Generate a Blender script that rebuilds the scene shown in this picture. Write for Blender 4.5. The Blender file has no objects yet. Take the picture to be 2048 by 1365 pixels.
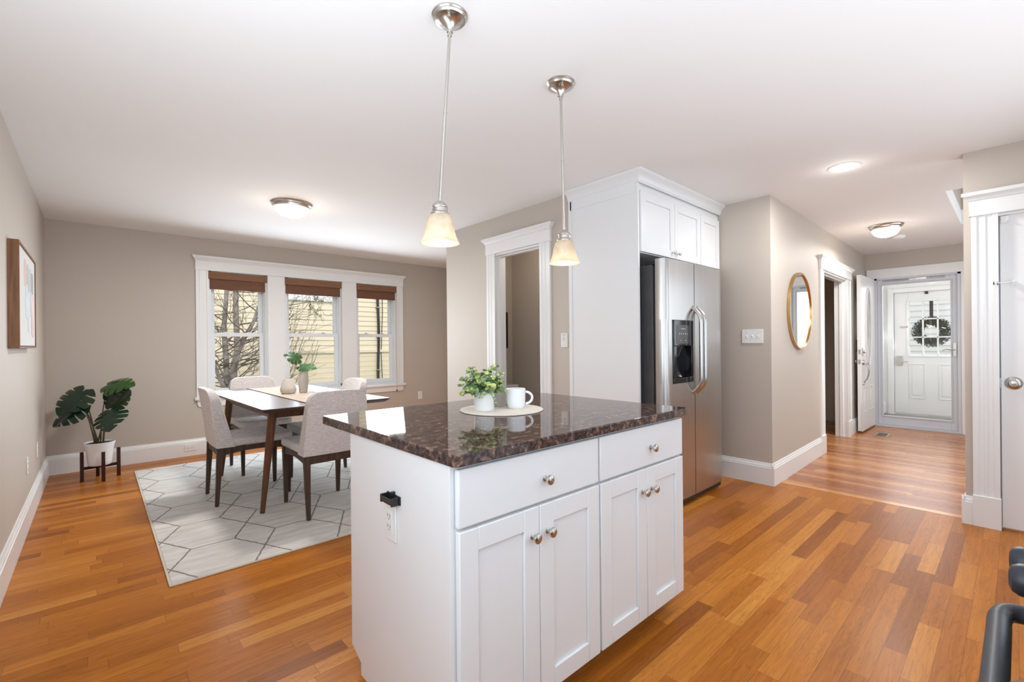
import bpy, bmesh, math, random
from mathutils import Matrix, Vector

# ------------------------------------------------------------------ camera, world, lights, exposure
S = bpy.context.scene
COL = S.collection
PI = math.pi
F_PX, YAW, ROLL, CAM_H = 915.3, math.radians(42.23), math.radians(0.518), 1.21
H = 2.44

cam = bpy.data.cameras.new('camera')
cam.sensor_width = 36.0
cam.lens = F_PX / 2048 * 36.0
cam.shift_y = 5.8 / 2048
cam.clip_start = 0.02
cam_o = bpy.data.objects.new('camera', cam)
COL.objects.link(cam_o)
_f = Vector((math.sin(YAW), math.cos(YAW), 0))
_r0 = Vector((math.cos(YAW), -math.sin(YAW), 0))
_d0 = Vector((0, 0, -1))
_r = _r0 * math.cos(ROLL) + _d0 * math.sin(ROLL)
_u = -(_d0 * math.cos(ROLL) - _r0 * math.sin(ROLL))
cam_o.matrix_world = Matrix(((_r.x, _u.x, -_f.x, 0), (_r.y, _u.y, -_f.y, 0), (_r.z, _u.z, -_f.z, CAM_H), (0, 0, 0, 1)))
S.camera = cam_o

S.view_settings.view_transform = 'Standard'
S.view_settings.look = 'None'
S.view_settings.gamma = 1.0
S.view_settings.use_curve_mapping = False
S.view_settings.exposure = 0.90

W = bpy.data.worlds.new('world')
S.world = W
W.use_nodes = True
_bg = W.node_tree.nodes['Background']
_bg.inputs['Color'].default_value = (0.93, 0.97, 1.0, 1)
_bg.inputs['Strength'].default_value = 0.80

def area(name, loc, target, sx, sy, watts, color=(1, 1, 1)):
    l = bpy.data.lights.new(name, 'AREA')
    l.shape = 'RECTANGLE'; l.size = sx; l.size_y = sy; l.energy = watts; l.color = color
    o = bpy.data.objects.new(name, l); COL.objects.link(o)
    o.location = loc
    o.rotation_euler = (Vector(target) - Vector(loc)).to_track_quat('-Z', 'Y').to_euler()
    return o

def point(name, loc, watts, color=(1, 0.86, 0.7), r=0.04):
    l = bpy.data.lights.new(name, 'POINT'); l.energy = watts; l.color = color; l.shadow_soft_size = r
    o = bpy.data.objects.new(name, l); COL.objects.link(o); o.location = loc
    return o

_sun = bpy.data.lights.new('sun', 'SUN'); _sun.energy = 0.8; _sun.angle = math.radians(12); _sun.color = (1, 0.96, 0.9)
_so = bpy.data.objects.new('sun', _sun); COL.objects.link(_so)
_so.rotation_euler = (math.radians(48), 0, math.radians(-12))
# unseen fill panels added on the closed kitchen walls behind and beside the camera
DAY = (0.86, 0.985, 1.10)
area('fill_kitchen_left', (-0.33, 1.0, 1.45), (3, 1.6, 1.35), 2.2, 1.5, 14, (0.82, 0.98, 1.14))
area('fill_kitchen_back', (1.9, -0.77, 1.35), (2.2, 3, 1.4), 4.2, 2.0, 15.5, (0.80, 0.975, 1.16))
area('fill_kitchen_right', (3.3, -0.76, 1.3), (2.3, 1.2, 0.8), 1.2, 1.4, 7, (0.80, 0.975, 1.16))
for _x, _w in ((1.251, 0.55), (2.117, 0.66), (2.988, 0.55)):     # one in each dining window opening
    area('daylight_dining', (_x, 6.0, 1.30), (_x * 0.9 + 0.15, 3.0, 0.65), _w, 1.15, 10.6 * _w / 0.6, DAY)
area('fill_stairs', (5.9, -0.86, 1.25), (5.9, 1.4, 0.9), 2.7, 1.9, 24, DAY)  # added fill to brighten the hall wall; the stair wall has no window
area('daylight_porch', (9.75, 0.75, 1.45), (8.3, 0.8, 0.9), 1.5, 1.9, 12, (0.95, 0.99, 1.02))
area('fill_porch_side', (9.0, -0.46, 1.4), (9.4, 1.2, 1.2), 0.9, 1.2, 11, (0.95, 0.98, 1.0))  # added fill panel to whiten the porch; its side wall is solid
area('fill_ceiling_left', (-0.05, 0.7, 1.1), (-0.05, 1.1, 4.5), 0.5, 2.4, 12, (0.86, 0.985, 1.10))  # unseen panel aimed up, added to brighten the ceiling
area('fill_ceiling_right', (2.0, -0.42, 0.95), (2.1, 0.0, 4.5), 3.0, 0.7, 11, (0.86, 0.985, 1.10))  # second upward panel, added to even out the ceiling on the right
point('fill_washroom', (3.35, 3.2, 2.2), 2.6, (1, 0.9, 0.75), 0.08)  # added point light without a fixture, lifts the dark doorway

# ------------------------------------------------------------------ material helpers
class NT:
    def __init__(s, name):
        s.m = bpy.data.materials.new(name); s.m.use_nodes = True
        s.t = s.m.node_tree; s.n = s.t.nodes; s.l = s.t.links
        s.b = s.n['Principled BSDF']; s.out = s.n['Material Output']
    def node(s, typ, **kw):
        n = s.n.new(typ)
        for k, v in kw.items(): setattr(n, k, v)
        return n
    def put(s, sock, v):
        if hasattr(v, 'is_output') or isinstance(v, bpy.types.NodeSocket): s.l.new(v, sock)
        else: sock.default_value = v
    def math(s, op, a, b=0.0, c=None):
        n = s.node('ShaderNodeMath', operation=op)
        s.put(n.inputs[0], a); s.put(n.inputs[1], b)
        if c is not None: s.put(n.inputs[2], c)
        return n.outputs[0]
    def pos(s):
        return s.node('ShaderNodeNewGeometry').outputs['Position']
    def obj(s):
        return s.node('ShaderNodeTexCoord').outputs['Object']
    def sep(s, v):
        n = s.node('ShaderNodeSeparateXYZ'); s.l.new(v, n.inputs[0]); return n.outputs
    def comb(s, x, y, z):
        n = s.node('ShaderNodeCombineXYZ')
        for i, v in enumerate((x, y, z)): s.put(n.inputs[i], v)
        return n.outputs[0]
    def noise(s, vec, scale, detail=2.0, rough=0.5, dist=0.0):
        n = s.node('ShaderNodeTexNoise')
        if vec is not None: s.l.new(vec, n.inputs['Vector'])
        n.inputs['Scale'].default_value = scale; n.inputs['Detail'].default_value = detail
        n.inputs['Roughness'].default_value = rough; n.inputs['Distortion'].default_value = dist
        return n.outputs['Fac']
    def scalev(s, v, sc):
        n = s.node('ShaderNodeMapping'); s.l.new(v, n.inputs['Vector']); n.inputs['Scale'].default_value = sc
        return n.outputs[0]
    def ramp(s, fac, stops, interp='LINEAR'):
        n = s.node('ShaderNodeValToRGB'); n.color_ramp.interpolation = interp
        e = n.color_ramp.elements
        while len(e) < len(stops): e.new(0.5)
        for i, (p, c) in enumerate(stops):
            e[i].position = p; e[i].color = (c[0], c[1], c[2], 1)
        s.put(n.inputs['Fac'], fac); return n.outputs['Color']
    def mix(s, fac, a, b, mode='MIX'):
        n = s.node('ShaderNodeMix', data_type='RGBA', blend_type=mode)
        s.put(n.inputs[0], fac)
        for i, v in ((6, a), (7, b)):
            if isinstance(v, tuple): v = (v[0], v[1], v[2], 1)
            s.put(n.inputs[i], v)
        return n.outputs[2]
    def bump(s, h, strength=0.2, dist=0.002):
        n = s.node('ShaderNodeBump'); n.inputs['Strength'].default_value = strength; n.inputs['Distance'].default_value = dist
        s.l.new(h, n.inputs['Height']); s.l.new(n.outputs[0], s.b.inputs['Normal'])
    def set(s, **kw):
        for k, v in kw.items():
            k = {'color': 'Base Color', 'rough': 'Roughness', 'metal': 'Metallic', 'coat': 'Coat Weight', 'coat_rough': 'Coat Roughness',
                 'emit': 'Emission Color', 'emit_s': 'Emission Strength', 'spec': 'Specular IOR Level', 'trans': 'Transmission Weight',
                 'aniso': 'Anisotropic', 'sheen': 'Sheen Weight', 'sss': 'Subsurface Weight'}.get(k, k)
            if isinstance(v, tuple) and len(v) == 3: v = (v[0], v[1], v[2], 1)
            s.put(s.b.inputs[k], v)
        return s

def plain(name, color, rough=0.5, metal=0.0, var=0.06, scale=6.0, bump=0.0, bscale=300.0, **kw):
    t = NT(name)
    f = t.noise(t.obj(), scale, 3.0)
    lo = tuple(c * (1 - var) for c in color); hi = tuple(min(1, c * (1 + var)) for c in color)
    t.set(color=t.ramp(f, [(0.3, lo), (0.7, hi)]), rough=rough, metal=metal, **kw)
    if bump: t.bump(t.noise(t.obj(), bscale, 2.0), bump, 0.001)
    return t.m

M = {}
M['wall'] = plain('wall_paint', (0.545, 0.485, 0.425), 0.55, var=0.012, scale=1.2, bump=0.06, bscale=220)
M['ceiling'] = plain('ceiling_paint', (0.87, 0.855, 0.84), 0.8, var=0.01, scale=0.8, bump=0.05, bscale=160)
M['trim'] = plain('trim_paint', (0.83, 0.83, 0.825), 0.32, var=0.01, scale=2)
M['cab'] = plain('cabinet_paint', (0.82, 0.83, 0.84), 0.3, var=0.01, scale=2)
M['white_plastic'] = plain('white_plastic', (0.82, 0.82, 0.80), 0.35, var=0.01)
M['gap'] = plain('dark_gap', (0.02, 0.02, 0.02), 0.7)
M['ceramic'] = plain('white_ceramic', (0.85, 0.86, 0.88), 0.18, var=0.01)
M['matte_white'] = plain('matte_white_pot', (0.84, 0.84, 0.84), 0.4, var=0.015)
M['grey_pot'] = plain('stone_grey_pot', (0.5, 0.46, 0.42), 0.55, var=0.06, scale=30)
M['vase'] = plain('carved_stoneware', (0.62, 0.56, 0.50), 0.65, var=0.08, scale=14, bump=0.15, bscale=120)
M['black'] = plain('black_plastic', (0.018, 0.018, 0.02), 0.35, var=0.2)
M['black_gloss'] = plain('glossy_black', (0.012, 0.013, 0.016), 0.08, var=0.1)
M['charcoal'] = plain('charcoal_fridge_side', (0.060, 0.060, 0.062), 0.45, var=0.1, bump=0.1, bscale=500)
M['bronze'] = plain('dark_metal', (0.05, 0.045, 0.04), 0.4, 0.6)
M['screen'] = plain('dark_control_panel', (0.045, 0.04, 0.036), 0.2, var=0.1)
M['grey_text'] = plain('pale_print', (0.6, 0.6, 0.6), 0.5)
M['grey_print'] = plain('grey_print', (0.22, 0.22, 0.23), 0.5)
M['soil'] = plain('potting_soil', (0.012, 0.010, 0.009), 0.9, var=0.5, scale=60)
M['brass'] = plain('brushed_gold', (0.62, 0.40, 0.16), 0.28, 1.0)
M['mirror'] = plain('mirror_silver', (0.9, 0.91, 0.91), 0.01, 1.0, var=0.0)
M['storm'] = plain('storm_door_enamel', (0.62, 0.65, 0.70), 0.35, var=0.01)
M['sash'] = plain('vinyl_sash', (0.80, 0.83, 0.86), 0.3, var=0.01)
M['porch_wall'] = plain('porch_paint', (0.82, 0.82, 0.80), 0.5, var=0.01)
M['porch_floor'] = plain('porch_floor', (0.24, 0.22, 0.20), 0.4, var=0.15, scale=5)
M['grass'] = plain('lawn', (0.20, 0.22, 0.12), 0.9, var=0.4, scale=8)
M['roof'] = plain('grey_shingle', (0.25, 0.25, 0.26), 0.9, var=0.2, scale=20)
M['cord'] = plain('beige_cord', (0.55, 0.45, 0.36), 0.8)
M['tassel'] = plain('wood_tassel', (0.12, 0.06, 0.035), 0.5)
M['grout'] = plain('register_metal', (0.42, 0.32, 0.20), 0.4, 0.5)
M['iron'] = plain('cast_iron', (0.02, 0.02, 0.022), 0.55)
M['canvas'] = plain('canvas_white', (0.66, 0.65, 0.63), 0.8, var=0.01, bump=0.15, bscale=600)

def nickel(name, c=(0.60, 0.57, 0.53), r=0.26):
    t = NT(name)
    f = t.noise(t.scalev(t.obj(), (30, 30, 400)), 4, 2)
    t.set(color=t.ramp(f, [(0.3, tuple(x * 0.92 for x in c)), (0.7, c)]), rough=r, metal=1.0)
    return t.m
M['nickel'] = nickel('brushed_nickel')
M['chrome'] = nickel('polished_chrome', (0.75, 0.75, 0.74), 0.12)

def steel():
    t = NT('stainless_steel')
    p = t.obj()
    f = t.noise(t.scalev(p, (700, 700, 2.5)), 1.0, 3)
    t.set(color=t.ramp(f, [(0.3, (0.50, 0.485, 0.47)), (0.7, (0.60, 0.585, 0.57))]), metal=1.0,
          rough=t.math('MULTIPLY_ADD', f, 0.12, 0.24), aniso=0.4)
    return t.m
M['steel'] = steel()

def wood_floor(name, w, length, along_x, stops, gloss, spec=0.14):
    t = NT(name)
    x, y, z = t.sep(t.pos())
    al, ac = (x, y) if along_x else (y, x)
    rowf = t.math('DIVIDE', ac, w)
    row = t.math('FLOOR', rowf)
    wn = t.node('ShaderNodeTexWhiteNoise', noise_dimensions='1D'); t.l.new(row, wn.inputs['W'])
    jit = t.math('MULTIPLY', wn.outputs['Value'], 17.37)
    alf = t.math('ADD', t.math('DIVIDE', al, length), jit)
    # uneven board lengths
    warp = t.math('MULTIPLY', t.math('SINE', t.math('MULTIPLY', alf, 2.1)), 0.22)
    alf = t.math('ADD', alf, warp)
    idx = t.math('FLOOR', alf)
    wn2 = t.node('ShaderNodeTexWhiteNoise', noise_dimensions='3D')
    t.l.new(t.comb(row, idx, 3.7), wn2.inputs['Vector'])
    rnd = wn2.outputs['Value']
    base = t.ramp(rnd, stops)
    off = t.math('MULTIPLY', rnd, 53.0)
    g1 = t.noise(t.comb(t.math('MULTIPLY', al, 3.0), t.math('MULTIPLY', ac, 70.0), off), 1.0, 4, 0.6)
    g2 = t.noise(t.comb(t.math('MULTIPLY', al, 1.1), t.math('MULTIPLY', ac, 13.0), off), 1.0, 3, 0.55, 0.25)
    rings = t.math('FRACT', t.math('MULTIPLY', g2, 20.0))
    ringd = t.math('SMOOTH_MIN', t.math('MULTIPLY', rings, 2.6), 1.0, 0.3)
    c1 = t.mix(t.math('MULTIPLY', g1, 1.0), (0.58, 0.52, 0.46), (1.26, 1.26, 1.24))
    col = t.mix(1.0, base, c1, 'MULTIPLY')
    c2 = t.mix(ringd, (0.62, 0.52, 0.45), (1, 1, 1))
    col = t.mix(0.5, col, c2, 'MULTIPLY')
    fy = t.math('FRACT', rowf); fx = t.math('FRACT', alf)
    ey = t.math('MINIMUM', fy, t.math('SUBTRACT', 1.0, fy)); ex = t.math('MINIMUM', fx, t.math('SUBTRACT', 1.0, fx))
    gy = t.math('LESS_THAN', t.math('MULTIPLY', ey, w), 0.0007)
    gx = t.math('LESS_THAN', t.math('MULTIPLY', ex, length), 0.0009)
    gap = t.math('MAXIMUM', gy, gx)
    col = t.mix(t.math('MULTIPLY', gap, 0.65), col, (0.10, 0.04, 0.015))
    t.set(color=col, rough=t.math('MULTIPLY_ADD', g1, 0.10, gloss), spec=spec)
    hgt = t.math('ADD', t.math('MULTIPLY', t.noise(t.comb(al, t.math('MULTIPLY', ac, 4.0), off), 5.0, 2), 0.6), t.math('MULTIPLY', gap, -0.5))
    t.bump(hgt, 0.10, 0.004)
    return t.m
M['oak'] = wood_floor('oak_strip_floor', 0.072, 0.62, True,
    [(0.0, (0.30, 0.092, 0.012)), (0.3, (0.42, 0.138, 0.017)), (0.62, (0.48, 0.166, 0.021)), (0.88, (0.55, 0.205, 0.030)), (1.0, (0.62, 0.265, 0.050))], 0.25)
M['fir'] = wood_floor('fir_hall_floor', 0.062, 1.6, False,
    [(0.0, (0.34, 0.12, 0.045)), (0.4, (0.44, 0.17, 0.065)), (0.75, (0.52, 0.22, 0.08)), (1.0, (0.62, 0.31, 0.13))], 0.22, 0.22)

def dark_wood(name, c0, c1, rough=0.35, axis=2, sc=1.0):
    t = NT(name)
    s = [55, 55, 55]; s[axis] = 4
    f = t.noise(t.scalev(t.obj(), tuple(v * sc for v in s)), 1.0, 4, 0.6, 0.4)
    t.set(color=t.ramp(f, [(0.3, c0), (0.7, c1)]), rough=rough)
    t.bump(f, 0.05, 0.001)
    t.set(spec=0.25)
    return t.m
M['walnut'] = dark_wood('walnut_frame', (0.19, 0.085, 0.04), (0.32, 0.165, 0.085), 0.4)
M['table_top'] = dark_wood('espresso_table_top', (0.060, 0.033, 0.022), (0.105, 0.06, 0.04), 0.36, axis=1)
M['table_leg'] = dark_wood('walnut_table_leg', (0.085, 0.034, 0.016), (0.17, 0.075, 0.036), 0.35)
M['chair_wood'] = dark_wood('espresso_chair_leg', (0.045, 0.027, 0.019), (0.095, 0.058, 0.042), 0.45)
M['stand_wood'] = dark_wood('mahogany_stand', (0.032, 0.010, 0.008), (0.06, 0.02, 0.014), 0.35)

def fabric():
    t = NT('linen_upholstery')
    p = t.obj()
    a = t.noise(t.scalev(p, (25, 25, 420)), 1.0, 1)
    b = t.noise(t.scalev(p, (420, 420, 25)), 1.0, 1)
    f = t.math('MULTIPLY', t.math('ADD', a, b), 0.5)
    t.set(color=t.ramp(f, [(0.36, (0.50, 0.455, 0.44)), (0.64, (0.77, 0.72, 0.705))]), rough=0.9, sheen=0.1)
    t.bump(f, 0.12, 0.001)
    return t.m
M['fabric'] = fabric()

def granite():
    t = NT('brown_granite')
    p = t.pos()
    v = t.node('ShaderNodeTexVoronoi'); t.l.new(p, v.inputs['Vector']); v.inputs['Scale'].default_value = 62
    n1 = t.noise(p, 34, 5, 0.72, 0.8)
    n2 = t.noise(p, 110, 3, 0.6)
    n3 = t.noise(p, 9, 3, 0.6)
    c = t.ramp(n1, [(0.36, (0.018, 0.014, 0.014)), (0.48, (0.050, 0.031, 0.025)), (0.56, (0.125, 0.070, 0.050)), (0.66, (0.36, 0.22, 0.16))])
    c = t.mix(t.math('MULTIPLY', n3, 0.5), c, (0.045, 0.038, 0.040))
    c2 = t.ramp(v.outputs['Distance'], [(0.0, (0.55, 0.5, 0.5)), (0.5, (1.2, 1.15, 1.15))])
    c = t.mix(1.0, c, c2, 'MULTIPLY')
    c = t.mix(t.ramp(n2, [(0.58, (0, 0, 0)), (0.68, (0.75, 0.75, 0.75))]), c, (0.16, 0.15, 0.165))
    t.set(color=c, rough=0.035, spec=0.24)
    return t.m
M['granite'] = granite()

def rug_mat():
    t = NT('woven_rug')
    p = t.pos(); x, y, z = t.sep(p)
    wob = t.noise(p, 22, 2)
    x = t.math('ADD', x, t.math('MULTIPLY', t.math('SUBTRACT', wob, 0.5), 0.012))
    y = t.math('ADD', y, t.math('MULTIPLY', t.math('SUBTRACT', t.noise(p, 25, 2), 0.5), 0.012))
    u = t.math('MULTIPLY', t.math('FRACT', t.math('DIVIDE', t.math('ADD', x, 4.195), 0.46)), 0.46)
    def wrapd(v):   # distance of v to the nearest multiple of .47
        fr = t.math('FRACT', t.math('DIVIDE', v, 0.47))
        return t.math('MULTIPLY', t.math('MINIMUM', fr, t.math('SUBTRACT', 1.0, fr)), 0.47)
    yy = t.math('ADD', y, 0.47 * 20 - 3.295)
    s_ = t.math('MULTIPLY', t.math('DIVIDE', t.math('SUBTRACT', u, 0.225), 0.235), 0.47)
    dflat = wrapd(yy)
    d1 = wrapd(t.math('SUBTRACT', yy, s_)); d2 = wrapd(t.math('ADD', yy, s_))
    ddiag = t.math('MULTIPLY', t.math('MINIMUM', d1, d2), 0.447)
    isd = t.math('GREATER_THAN', u, 0.225)
    d = t.math('ADD', t.math('MULTIPLY', ddiag, isd), t.math('MULTIPLY', dflat, t.math('SUBTRACT', 1.0, isd)))
    line = t.math('LESS_THAN', d, 0.0052)
    f1 = t.noise(t.scalev(p, (2.0, 9.0, 1)), 2.2, 4, 0.6)
    f2 = t.noise(p, 420, 2)
    base = t.ramp(f1, [(0.35, (0.51, 0.475, 0.435)), (0.65, (0.67, 0.645, 0.61))])
    base = t.mix(t.math('MULTIPLY', f2, 0.35), base, (0.72, 0.70, 0.66))
    t.set(color=t.mix(t.math('MULTIPLY', line, 0.85), base, (0.145, 0.13, 0.12)), rough=0.95)
    t.bump(t.math('ADD', f2, t.math('MULTIPLY', line, -0.6)), 0.4, 0.004)
    return t.m
M['rug'] = rug_mat()
M['rug_edge'] = plain('rug_binding', (0.62, 0.52, 0.42), 0.9, var=0.1, scale=80)

def woven(name, c0, c1, sc, rough=0.7, vert=True):
    t = NT(name)
    p = t.obj(); x, y, z = t.sep(p)
    f = t.noise(t.scalev(p, sc), 1.0, 3, 0.6)
    t.set(color=t.ramp(f, [(0.32, c0), (0.68, c1)]), rough=rough)
    t.bump(f, 0.5, 0.003)
    return t.m
M['blind'] = woven('woven_wood_blind', (0.10, 0.038, 0.020), (0.22, 0.098, 0.052), (6, 30, 420))
M['valance'] = woven('wood_valance', (0.17, 0.075, 0.036), (0.27, 0.13, 0.066), (6, 30, 260))
M['runner'] = woven('bamboo_runner', (0.33, 0.245, 0.185), (0.50, 0.40, 0.32), (14, 260, 60))
M['runner_edge'] = plain('runner_edge', (0.05, 0.03, 0.02), 0.8)
M['mat'] = woven('round_placemat', (0.70, 0.62, 0.54), (0.82, 0.76, 0.69), (160, 160, 40), 0.85)

def glass(name, tint=(1, 1, 1)):
    t = NT(name)
    t.n.remove(t.b)
    tr = t.node('ShaderNodeBsdfTransparent'); tr.inputs['Color'].default_value = (*tint, 1)
    gl = t.node('ShaderNodeBsdfGlossy'); gl.inputs['Roughness'].default_value = 0.0
    fr = t.node('ShaderNodeFresnel'); fr.inputs['IOR'].default_value = 1.45
    mx = t.node('ShaderNodeMixShader')
    t.l.new(t.math('MULTIPLY', fr.outputs[0], 0.5), mx.inputs[0]); t.l.new(tr.outputs[0], mx.inputs[1]); t.l.new(gl.outputs[0], mx.inputs[2])
    t.l.new(mx.outputs[0], t.out.inputs['Surface'])
    return t.m
M['glass'] = glass('window_glass')

def alabaster():
    t = NT('alabaster_glass')
    p = t.obj()
    f = t.noise(p, 14, 4, 0.6, 1.5)
    t.set(color=t.ramp(f, [(0.3, (0.60, 0.53, 0.44)), (0.7, (0.74, 0.69, 0.61))]), rough=0.25)
    tl = t.node('ShaderNodeBsdfTranslucent')
    t.l.new(t.ramp(f, [(0.3, (0.74, 0.63, 0.48)), (0.7, (0.88, 0.82, 0.72))]), tl.inputs['Color'])
    mx = t.node('ShaderNodeMixShader'); mx.inputs[0].default_value = 0.55
    t.l.new(t.b.outputs[0], mx.inputs[1]); t.l.new(tl.outputs[0], mx.inputs[2]); t.l.new(mx.outputs[0], t.out.inputs['Surface'])
    return t.m
M['shade'] = alabaster()

def emitter(name, color, strength):
    t = NT(name)
    f = t.noise(t.obj(), 6, 2)
    t.set(color=(0.8, 0.8, 0.78), emit=t.ramp(f, [(0, tuple(c * 0.94 for c in color)), (1, color)]), emit_s=strength)
    return t.m
M['bulb'] = emitter('lit_bulb', (1, 0.93, 0.80), 1.1)
M['dome'] = emitter('lit_dome_glass', (1, 0.95, 0.87), 0.50)
M['led'] = emitter('lit_downlight', (1, 0.99, 0.97), 8.0)

def leaf_mat(name, stops, rough=0.35, spec=0.5):
    t = NT(name)
    r = t.node('ShaderNodeNewGeometry').outputs['Random Per Island']
    n = t.noise(t.obj(), 40, 3)
    v = t.math('ADD', t.math('MULTIPLY', r, 0.8), t.math('MULTIPLY', n, 0.25))
    t.set(color=t.ramp(v, stops), rough=rough, spec=spec)
    return t.m
M['monstera'] = leaf_mat('monstera_leaf', [(0.2, (0.005, 0.020, 0.011)), (0.9, (0.012, 0.038, 0.018))], 0.22)
M['monstera_bright'] = leaf_mat('young_monstera_leaf', [(0.2, (0.014, 0.050, 0.010)), (0.9, (0.035, 0.10, 0.020))], 0.32)
M['stem'] = plain('plant_stem', (0.075, 0.06, 0.022), 0.5, var=0.4, scale=20)
M['euca'] = leaf_mat('eucalyptus_leaf', [(0.05, (0.10, 0.22, 0.11)), (0.4, (0.20, 0.34, 0.16)), (0.65, (0.42, 0.52, 0.14)), (1.0, (0.62, 0.62, 0.22))], 0.5)
M['wreath'] = leaf_mat('boxwood_leaf', [(0.1, (0.02, 0.045, 0.025)), (0.6, (0.05, 0.09, 0.045)), (1.0, (0.16, 0.21, 0.13))], 0.4)
M['tree_leaf'] = leaf_mat('yard_leaf', [(0.1, (0.07, 0.11, 0.03)), (1.0, (0.22, 0.27, 0.10))], 0.6)
M['bark'] = plain('tree_bark', (0.27, 0.245, 0.215), 0.9, var=0.35, scale=18, bump=0.5, bscale=60)
M['twig'] = plain('twig_bark', (0.12, 0.095, 0.08), 0.9, var=0.3, scale=20)

def siding(name, c, course, shadow=0.5):
    t = NT(name)
    f = t.noise(t.scalev(t.pos(), (3, 3, 60)), 1.0, 3)
    t.set(color=t.ramp(f, [(0.3, tuple(v * 0.95 for v in c)), (0.7, c)]), rough=0.6)
    return t.m
M['siding'] = siding('yellow_clapboard', (0.80, 0.715, 0.545), 0.115)
M['siding_white'] = siding('white_clapboard', (0.80, 0.80, 0.83), 0.12)

# ------------------------------------------------------------------ mesh helpers
class MB:
    def __init__(s, frame=None):
        s.bm = bmesh.new(); s.F = frame; s.mi = 0
    def _v(s, co):
        co = Vector(co)
        if s.F is not None: co = s.F @ co
        return s.bm.verts.new(co)
    def face(s, vs):
        try:
            f = s.bm.faces.new(vs); f.material_index = s.mi; f.smooth = True; return f
        except ValueError: return None
    def box(s, x0, y0, z0, x1, y1, z1):
        v = [s._v((x, y, z)) for x in (x0, x1) for y in (y0, y1) for z in (z0, z1)]
        for q in ((0, 1, 3, 2), (4, 6, 7, 5), (0, 4, 5, 1), (2, 3, 7, 6), (0, 2, 6, 4), (1, 5, 7, 3)): s.face([v[i] for i in q])
        return s
    def hexa(s, b, t):   # bottom 4 points, top 4 points
        vb = [s._v(p) for p in b]; vt = [s._v(p) for p in t]
        s.face(vb[::-1]); s.face(vt)
        for i in range(4): s.face([vb[i], vb[(i + 1) % 4], vt[(i + 1) % 4], vt[i]])
        return s
    def prism(s, poly, a0, a1, axis='z'):
        def P(p, a):
            return {'z': (p[0], p[1], a), 'y': (p[0], a, p[1]), 'x': (a, p[0], p[1])}[axis]
        A = [s._v(P(p, a0)) for p in poly]; B = [s._v(P(p, a1)) for p in poly]
        s.face(A[::-1]); s.face(B); n = len(poly)
        for i in range(n): s.face([A[i], A[(i + 1) % n], B[(i + 1) % n], B[i]])
        return s
    def lathe(s, prof, c=(0, 0, 0), seg=32, axis='z', sx=1.0, sy=1.0):
        c = Vector(c); rings = []
        for r, h in prof:
            if abs(r) < 1e-6:
                p = {'z': (0, 0, h), 'y': (0, h, 0), 'x': (h, 0, 0)}[axis]
                rings.append([s._v(c + Vector(p))])
            else:
                ring = []
                for i in range(seg):
                    a = 2 * PI * i / seg; u, w = r * math.cos(a) * sx, r * math.sin(a) * sy
                    p = {'z': (u, w, h), 'y': (u, h, w), 'x': (h, u, w)}[axis]
                    ring.append(s._v(c + Vector(p)))
                rings.append(ring)
        for a, b in zip(rings[:-1], rings[1:]):
            if len(a) == 1 and len(b) == 1: continue
            for i in range(seg):
                j = (i + 1) % seg
                if len(a) == 1: s.face([a[0], b[i], b[j]])
                elif len(b) == 1: s.face([a[i], a[j], b[0]])
                else: s.face([a[i], a[j], b[j], b[i]])
        return s
    def tube(s, pts, rad, seg=10, cap=True, flat=1.0):
        pts = [Vector(p) for p in pts]; n = len(pts)
        rs = rad if isinstance(rad, (list, tuple)) else [rad] * n
        up = Vector((0.137, 0.31, 0.94)).normalized(); rings = []; pu = None
        for i in range(n):
            d = (pts[min(i + 1, n - 1)] - pts[max(i - 1, 0)]).normalized()
            if pu is None:
                a = d.cross(up)
                if a.length < 1e-3: a = d.cross(Vector((1, 0, 0)))
            else:
                a = pu - d * pu.dot(d)
            a.normalize(); pu = a; b = d.cross(a)
            rings.append([s._v(pts[i] + (a * math.cos(2 * PI * k / seg) + b * math.sin(2 * PI * k / seg) * flat) * rs[i]) for k in range(seg)])
        for A, B in zip(rings[:-1], rings[1:]):
            for k in range(seg): s.face([A[k], A[(k + 1) % seg], B[(k + 1) % seg], B[k]])
        if cap: s.face(rings[0][::-1]); s.face(rings[-1])
        return s
    def cyl(s, p0, p1, r, seg=20): return s.tube([p0, p1], r, seg)
    def grid(s, fn, nu, nv, close=False):
        g = [[s._v(fn(i / nu, j / nv)) for j in range(nv + 1)] for i in range(nu + 1)]
        for i in range(nu):
            for j in range(nv): s.face([g[i][j], g[i + 1][j], g[i + 1][j + 1], g[i][j + 1]])
        return g
    def build(s, name, mats, parent=None, bevel=0.0, seg=2, angle=35, loc=None, recalc=True, sub=0):
        if recalc: bmesh.ops.recalc_face_normals(s.bm, faces=s.bm.faces[:])
        me = bpy.data.meshes.new(name); s.bm.to_mesh(me); s.bm.free()
        for m in (mats if isinstance(mats, (list, tuple)) else [mats]): me.materials.append(m)
        me.set_sharp_from_angle(angle=math.radians(angle))
        o = bpy.data.objects.new(name, me); COL.objects.link(o)
        if parent is not None: o.parent = parent
        if loc is not None: o.location = loc
        if bevel:
            b = o.modifiers.new('bevel', 'BEVEL'); b.width = bevel; b.segments = seg; b.limit_method = 'ANGLE'; b.angle_limit = math.radians(40)
            b.harden_normals = False
        if sub:
            m = o.modifiers.new('sub', 'SUBSURF'); m.levels = sub; m.render_levels = sub
        return o

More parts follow.
